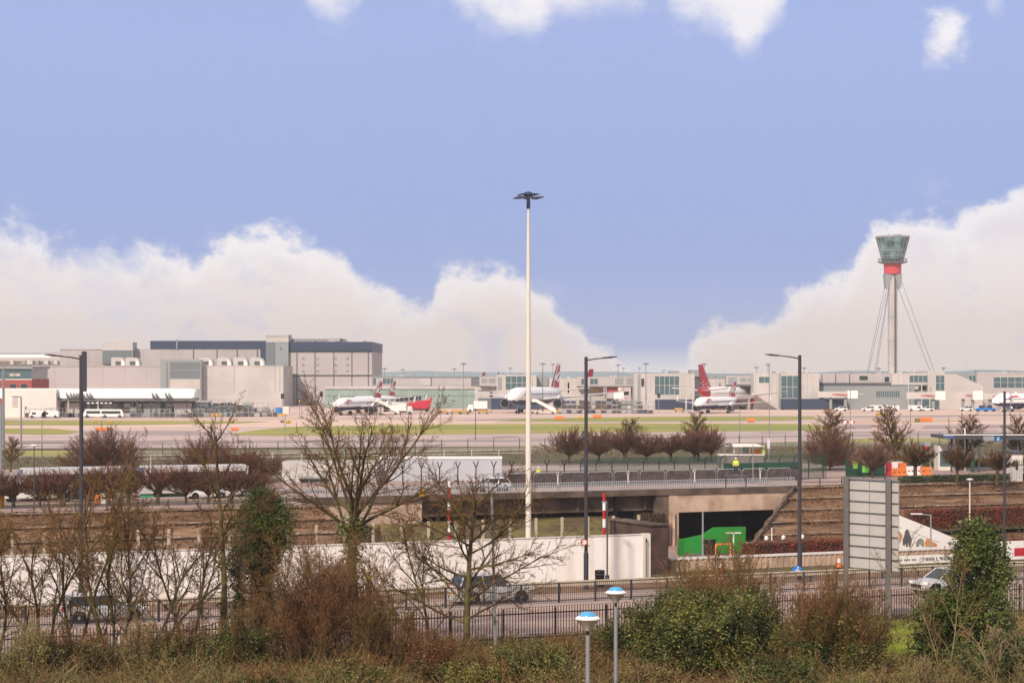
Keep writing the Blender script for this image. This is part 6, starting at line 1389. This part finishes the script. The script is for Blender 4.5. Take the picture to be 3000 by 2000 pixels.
for a in [(0,'red twigged tree at the left end of the middle row',1668,1258,None,1357,122),(1,'second red twigged tree, right of the centre lamp post',1755,1262,None,1357,105),(5,'third red twigged tree of the middle row',1828,1262,None,1356,100),(1,'fourth red twigged tree of the middle row',1895,1265,None,1356,100),(5,'fifth red twigged tree of the middle row',1965,1266,None,1355,108),(1,'sixth red twigged tree below the taller brown one',2035,1255,None,1354,135),(0,'rightmost red twigged tree of the middle row',2085,1262,None,1354,80)]: pt(*a)
g2_='taller brown bare trees'
pt(2,'taller brown tree rising behind the red middle row, left one',1835,1226,330,w=85,group=g2_); pt(2,'taller brown tree rising behind the red middle row, right one',2046,1203,322,w=90,group=g2_)
pt(2,'tall greenish bare tree right of the right lamp post',2415,1206,300,w=105,group=g2_); pt(3,'broad red based tree under the tall one right of the lamp post',2432,1262,292,w=150); pt(2,'oval bare tree in the middle of the right hand yard',2625,1207,285,w=95,group=g2_)
pt(2,'bare tree in front of the canopy near the plain white pole',2822,1212,295,w=105,group=g2_); pt(2,'bare tree cut by the right edge of the view',2992,1213,290,w=95,group=g2_); pt(2,'small bare tree at the left edge of the grass strip',32,1270,285,w=60,group=g2_)
g3_='small clipped street trees'
pt(0,'low clipped red tree above the lime posters on the right',2556,1298,None,1400,118,g3_); pt(4,'small clipped tree among the orange and white barriers',2682,1298,None,1412,110,g3_); pt(4,'small clipped tree left of the plain white pole foot',2803,1318,None,1417,95,g3_); pt(4,'small clipped tree left of the thin dark post at the right',2920,1322,None,1417,105,g3_)
pt(3,'large domed red twigged bush beside the left lamp post',303,1262,None,1385,225); pt(3,'wide red twigged bush behind the left bare trees',600,1298,None,1405,215); pt(3,'wide red twigged bush left of the largest bare tree',738,1318,None,1410,190); pt(1,'red twigged bush between the two wide ones',668,1312,None,1412,150)
for i,(px,yt) in enumerate(((-28,1378),(40,1382),(118,1375),(180,1368),(262,1368),(318,1366),(374,1368),(462,1366),(545,1370),(610,1375),(680,1372),(745,1378))):
    nm=['first','second','third','fourth','fifth','sixth','seventh','eighth','ninth','tenth','eleventh','twelfth'][i]
    pt((1,5,0)[i%3],nm+' clipped tree from the left in the row before the coaches',px,yt,None,1490-i*1.5,118,g3_)
# hedges on the terraces: boxed twig masses
def hedge(label,px0,px1,v,z0,h_,dep,seed,mt='hedge',n=6000):
    rng=random.Random(seed); ua,ub=U(px0,v),U(px1,v); r=thing('hedge',label,'hedge',UV((ua+ub)/2,v,z0)); 
    MB().hexa([UV(ua+.2,v+.15,z0-.3),UV(ub-.2,v+.15,z0-.3),UV(ub-.2,v+dep-.15,z0-.3),UV(ua+.2,v+dep-.15,z0-.3)],[UV(ua+.2,v+.2,z0+h_*.8),UV(ub-.2,v+.2,z0+h_*.8),UV(ub-.2,v+dep-.2,z0+h_*.8),UV(ua+.2,v+dep-.2,z0+h_*.8)]).build('stems',M['earth'],r)
    m=MB()
    for _ in range(n):
        u=rng.uniform(ua,ub); f=rng.random(); z=z0+h_*(rng.random()**.7); vv=v+dep*rng.random()*(.3 if rng.random()<.6 else 1)
        leaves(m,rng,UV(u,vv,z),3,.1,.11,1)
    for _ in range(n//4):
        u=rng.uniform(ua,ub); q=UV(u,v+rng.uniform(0,dep),z0+rng.uniform(0,h_*.6)); m.tube([q,q+V((rng.gauss(0,.15),rng.gauss(0,.1),rng.uniform(.3,.6)*h_))],[.02,.01],3,cap=False)
    m.build('foliage',M[mt],r)
hedge('long russet clipped hedge on the upper right terrace',2672,3080,197.2,-4.0,2.0,1.6,1,n=9000)
hedge('russet hedge on the lower terrace right of the green boards',2188,2476,186,-6.2,2.3,1.5,2,n=7000)
hedge('russet hedge at the foot of the right bank behind the mural panel',2640,3080,186,-6.2,1.8,1.5,3,n=5000)
hedge('low dark green hedge along the top of the right bank',2640,3080,216.2,0,.7,1.0,4,'leafd',4000)
hedge('low olive hedge strip behind the yard on the right',2710,3080,249,0,1.0,1.2,5,'leafy',4000)
M['hedgeb']=mat('hedge_brown','#5f4638',.9,.3,1.0,c2='#4b4030',sc2=.5,island=1)
hedge('long brown hedge at the foot of the left bank behind the concrete posts',-60,700,178,-5.8,2.7,2,6,'hedgeb',12000)
hedge('ragged brown growth hanging on the abutment under the bridge',1868,1952,212.3,-5.0,2.4,.8,7,'hedgeb',1800)
hedge('scrubby brown bushes in front of the left abutment',700,1120,200,-6.2,4.0,2.5,8,'hedgeb',5000)
# weeds scattered on the banks
def weeds():
    rng=random.Random(4); m=MB()
    for _ in range(20000):
        u=rng.uniform(112,185); t=rng.random(); 
        if u<110.4+20.2*t+.4: continue
        leaves(m,rng,UV(u,192+22*t,-6.2*(1-t)+.1),2,.12,.11,.5) if noise.noise(V((u*.25,t*9,0)))>-.1 else 0
    for _ in range(9000):
        u=rng.uniform(-5,70); t=rng.random(); leaves(m,rng,UV(u,180+23*t,-6.2*(1-t)+.1),3,.15,.12,.5) if noise.noise(V((u*.25,t*9,3)))>-.2 else 0
    for _ in range(2500): u=rng.uniform(72,107); leaves(m,rng,UV(u,rng.uniform(214,217),-6.2),3,.3,.12,.8)
    o=m.build('weeds',M['leafb']); o['kind']='stuff'; o['label']='dry brown weeds and dead leaves scattered over the cutting banks'; o['category']='weeds'
weeds()
# scrub and long grass between yard and airfield fence
def scrub():
    rng=random.Random(14); m=MB()
    for _ in range(16000):
        px=rng.uniform(-60,3060); v=rng.choice((rng.uniform(316,330),rng.uniform(302,330))); q=A(px,v)
        leaves(m,rng,(q.x,q.y,rng.uniform(.05,.3)),3,.5,.12,.3)
    o=m.build('scrub',mat('scrub_dull','#7d6f60',.9,.2,.6,c2='#6e6a4c',sc2=.2,island=1)); o['kind']='stuff'; o['label']='rough dull scrub along the airfield perimeter fence'; o['category']='scrub'
scrub()
# ================================================================ WORLD, SUN, CAMERA
def world():
    w=bpy.data.worlds.new("World"); bpy.context.scene.world=w; w.use_nodes=True; nt=w.node_tree; N=nt.nodes; L=nt.links; N.clear()
    def val(x): return x
    def mth(op,a,b=None,c=None,clamp=False):
        n=N.new('ShaderNodeMath'); n.operation=op; n.use_clamp=clamp
        for i,x in enumerate((a,b,c)):
            if x is None: continue
            if isinstance(x,(int,float)): n.inputs[i].default_value=x
            else: L.new(x,n.inputs[i])
        return n.outputs[0]
    def ss(x,a,b):
        n=N.new('ShaderNodeMapRange'); n.interpolation_type='SMOOTHSTEP'; L.new(x,n.inputs['Value']); n.inputs['From Min'].default_value=a; n.inputs['From Max'].default_value=b; return n.outputs['Result']
    def mix(f,a,b):
        n=N.new('ShaderNodeMix'); n.data_type='RGBA'
        if isinstance(f,(int,float)): n.inputs['Factor'].default_value=f
        else: L.new(f,n.inputs['Factor'])
        for k,x in (('A',a),('B',b)):
            if isinstance(x,tuple): n.inputs[k].default_value=(*x,1)
            else: L.new(x,n.inputs[k])
        return n.outputs['Result']
    tc=N.new('ShaderNodeTexCoord'); nz=N.new('ShaderNodeVectorMath'); nz.operation='NORMALIZE'; L.new(tc.outputs['Generated'],nz.inputs[0])
    sp=N.new('ShaderNodeSeparateXYZ'); L.new(nz.outputs[0],sp.inputs[0]); x,y,z=sp.outputs
    az=mth('ARCTAN2',x,y); el=mth('ARCSINE',z)
    cv=N.new('ShaderNodeCombineXYZ'); L.new(az,cv.inputs[0]); L.new(mth('MULTIPLY',el,1.25),cv.inputs[1])
    def nse(scale,det=9,rough=.58,dist=0.,off=0):
        n=N.new('ShaderNodeTexNoise'); n.inputs['Scale'].default_value=scale; n.inputs['Detail'].default_value=det; n.inputs['Roughness'].default_value=rough; n.inputs['Distortion'].default_value=dist
        if off:
            a=N.new('ShaderNodeVectorMath'); a.operation='ADD'; a.inputs[1].default_value=(off,off*.7,off*.3); L.new(cv.outputs[0],a.inputs[0]); L.new(a.outputs[0],n.inputs['Vector'])
        else: L.new(cv.outputs[0],n.inputs['Vector'])
        return mth('SUBTRACT',n.outputs['Fac'],.5)
    def curve(pts,xin,ymax,sm=True):
        n=N.new('ShaderNodeFloatCurve'); c=n.mapping.curves[0]; n.mapping.use_clip=False
        P_=[((math.atan((px-1500)/F)+.30)/.60,max(0,min(1,(HZ-py)/F/ymax))) for px,py in pts]
        c.points[0].location=(0,P_[0][1]); c.points[1].location=(1,P_[-1][1])
        for p in P_: c.points.new(*p)
        for p in c.points: p.handle_type='AUTO_CLAMPED'
        n.mapping.update(); L.new(xin,n.inputs['Value']); return mth('MULTIPLY',n.outputs[0],ymax)
    xn=mth('DIVIDE',mth('ADD',az,.30),.60,clamp=True)
    low=curve([(-300,620),(0,662),(90,680),(180,722),(290,730),(360,742),(430,724),(510,752),(570,760),(620,712),(690,694),(760,696),(850,691),(900,712),(990,742),(1050,812),(1120,862),(1180,880),(1246,892),(1272,860),(1290,808),(1340,790),(1440,776),(1500,790),(1560,830),(1640,900),(1700,962),(1790,1020),(1860,1060),(1950,1070),(2010,1035),(2060,975),(2130,940),(2240,935),(2290,880),(2400,825),(2470,815),(2520,735),(2590,655),(2680,635),(2800,645),(2880,628),(2930,612),(3000,585),(3300,550)],xn,.20)
    top=curve([(-300,-500),(600,-120),(860,-40),(900,8),(950,62),(1000,58),(1060,20),(1110,-60),(1280,-40),(1330,12),(1380,66),(1450,92),(1560,96),(1620,60),(1760,55),(1850,20),(1930,10),(1980,60),(2080,72),(2140,120),(2190,175),(2250,110),(2300,40),(2340,-60),(2500,-80),(3300,-90)],xn,.26)
    n1=nse(38,10,.62); n2=nse(9,8,.6,.3,3.1); n3=nse(90,6,.6,0,1.7)
    edge=mth('ADD',mth('MULTIPLY',n1,.040),mth('MULTIPLY',n3,.014))
    dl=mth('ADD',mth('SUBTRACT',low,el),mth('ADD',edge,mth('MULTIPLY',n2,.006)))
    ml=ss(dl,-.0040,.0060)
    wisp=mth('MULTIPLY',ss(dl,-.022,.012),ss(nse(22,9,.65,.8,5.3),.02,.22)); 
    dt=mth('ADD',mth('SUBTRACT',el,top),mth('ADD',mth('MULTIPLY',n1,.034),mth('MULTIPLY',n3,.008)))
    mt=ss(dt,-.008,.016)
    # small separate cloud, upper right
    def blob(px,py,rx,ry,amp=.9):
        a=mth('DIVIDE',mth('SUBTRACT',az,math.atan((px-1500)/F)),rx/F); e=mth('DIVIDE',mth('SUBTRACT',el,(HZ-py)/F),ry/F)
        d=mth('SQRT',mth('ADD',mth('MULTIPLY',a,a),mth('MULTIPLY',e,e))); return ss(mth('ADD',mth('SUBTRACT',1,d),mth('MULTIPLY',n1,3.2)),-.2,.9)
    b1=mth('MULTIPLY',blob(2775,125,75,75),.9); b2=mth('MULTIPLY',blob(2910,30,30,60),.35)
    hole=mth('MULTIPLY',ss(nse(16,8,.6,.5,8.4),.03,.16),mth('MULTIPLY',ss(az,-.13,-.155),ss(el,.042,.052)))
    ml=mth('MULTIPLY',ml,mth('SUBTRACT',1,mth('MULTIPLY',hole,.75)))
    mask=mth('MAXIMUM',mth('MAXIMUM',ml,mth('MULTIPLY',mt,.93)),mth('MAXIMUM',mth('MAXIMUM',b1,b2),mth('MULTIPLY',wisp,.5)))
    # horizon veil
    mask=mth('MAXIMUM',mask,mth('MULTIPLY',ss(el,.016,0),.8))
    S=1/.1
    sc=lambda h,k=1.04: tuple(v*S*k for v in hx(h))
    # clear sky: sky texture overhead, periwinkle low down
    sk=N.new('ShaderNodeTexSky'); sk.sky_type='NISHITA'; sk.sun_disc=False; sk.sun_elevation=R(SUN_EL); sk.sun_rotation=R(SUN_ROT); sk.altitude=0; sk.dust_density=1.5; sk.ozone_density=2
    lowb=mix(ss(el,.02,.055),sc('#b2c0e4'),sc('#9cb0df')); lowb=mix(ss(el,.075,.16),lowb,sc('#a7b7e7')); lowb=mix(mth('ADD',mth('MULTIPLY',n2,.8),.5,clamp=True),lowb,sc('#a1b3e3'))
    clear=mix(ss(el,.25,.7),lowb,sk.outputs['Color'])
    cl=mix(ss(el,.0,.07),sc('#eadbd2',1.13),sc('#eae3e4',1.13)); cl=mix(ss(mth('ADD',n2,mth('MULTIPLY',n1,.5)),.02,.2),cl,sc('#e2dce2',1.12)); cl=mix(mth('MULTIPLY',ss(nse(26,8,.62,.4,20.3),.03,.17),.55),cl,sc('#cfd0e2',1.1)); cl=mix(mth('MULTIPLY',ss(dl,.02,.0),.6),cl,sc('#f4f1f2',1.15))
    gen=ss(nse(3.2,8,.6,.3,12),-.12,.06); high=mth('MULTIPLY',mth('MULTIPLY',gen,.85),ss(el,.30,.5)); mask=mth('MAXIMUM',mth('MULTIPLY',mask,ss(el,.5,.26)),high)
    cl=mix(ss(el,.3,.6),cl,sc('#f2eeee'))
    out=mix(mask,clear,cl)
    bg=N.new('ShaderNodeBackground'); bg.inputs['Strength'].default_value=.1; L.new(out,bg.inputs['Color']); o=N.new('ShaderNodeOutputWorld'); L.new(bg.outputs[0],o.inputs['Surface'])
SUN_EL,SUN_ROT=36,205
world()
sd=bpy.data.lights.new('sun','SUN'); sd.energy=4.2; sd.angle=R(4); sd.color=(1,.86,.72); so=bpy.data.objects.new('sun',sd); col.objects.link(so)
el_,az_=R(SUN_EL),R(SUN_ROT)   # azimuth clockwise from +Y: behind the camera, to the left
d=V((math.sin(az_)*math.cos(el_),math.cos(az_)*math.cos(el_),math.sin(el_))); so.rotation_euler=d.to_track_quat('Z','Y').to_euler()
if HAZE:
    m=bpy.data.materials.new('haze'); m.use_nodes=True; nt=m.node_tree; nt.nodes.clear(); o=nt.nodes.new('ShaderNodeOutputMaterial'); p=nt.nodes.new('ShaderNodeVolumePrincipled'); p.inputs['Color'].default_value=(.98,.96,.97,1); p.inputs['Density'].default_value=HAZE; p.inputs['Anisotropy'].default_value=.2
    nt.links.new(p.outputs[0],o.inputs['Volume']); h=MB().box(-2600,2600,-200,3800,-8,100).build('haze',m); h['kind']='stuff'
cd=bpy.data.cameras.new('camera'); co=bpy.data.objects.new('camera',cd); col.objects.link(co); co.location=(0,0,CZ); co.rotation_euler=(R(90),0,0)
cd.sensor_width=36; cd.lens=F/3000*36; cd.shift_y=(HZ-1000)/3000; cd.clip_start=.5; cd.clip_end=30000
sc=bpy.context.scene; sc.camera=co; sc.view_settings.view_transform='Standard'; sc.view_settings.look='None'; sc.view_settings.exposure=0; sc.view_settings.gamma=1
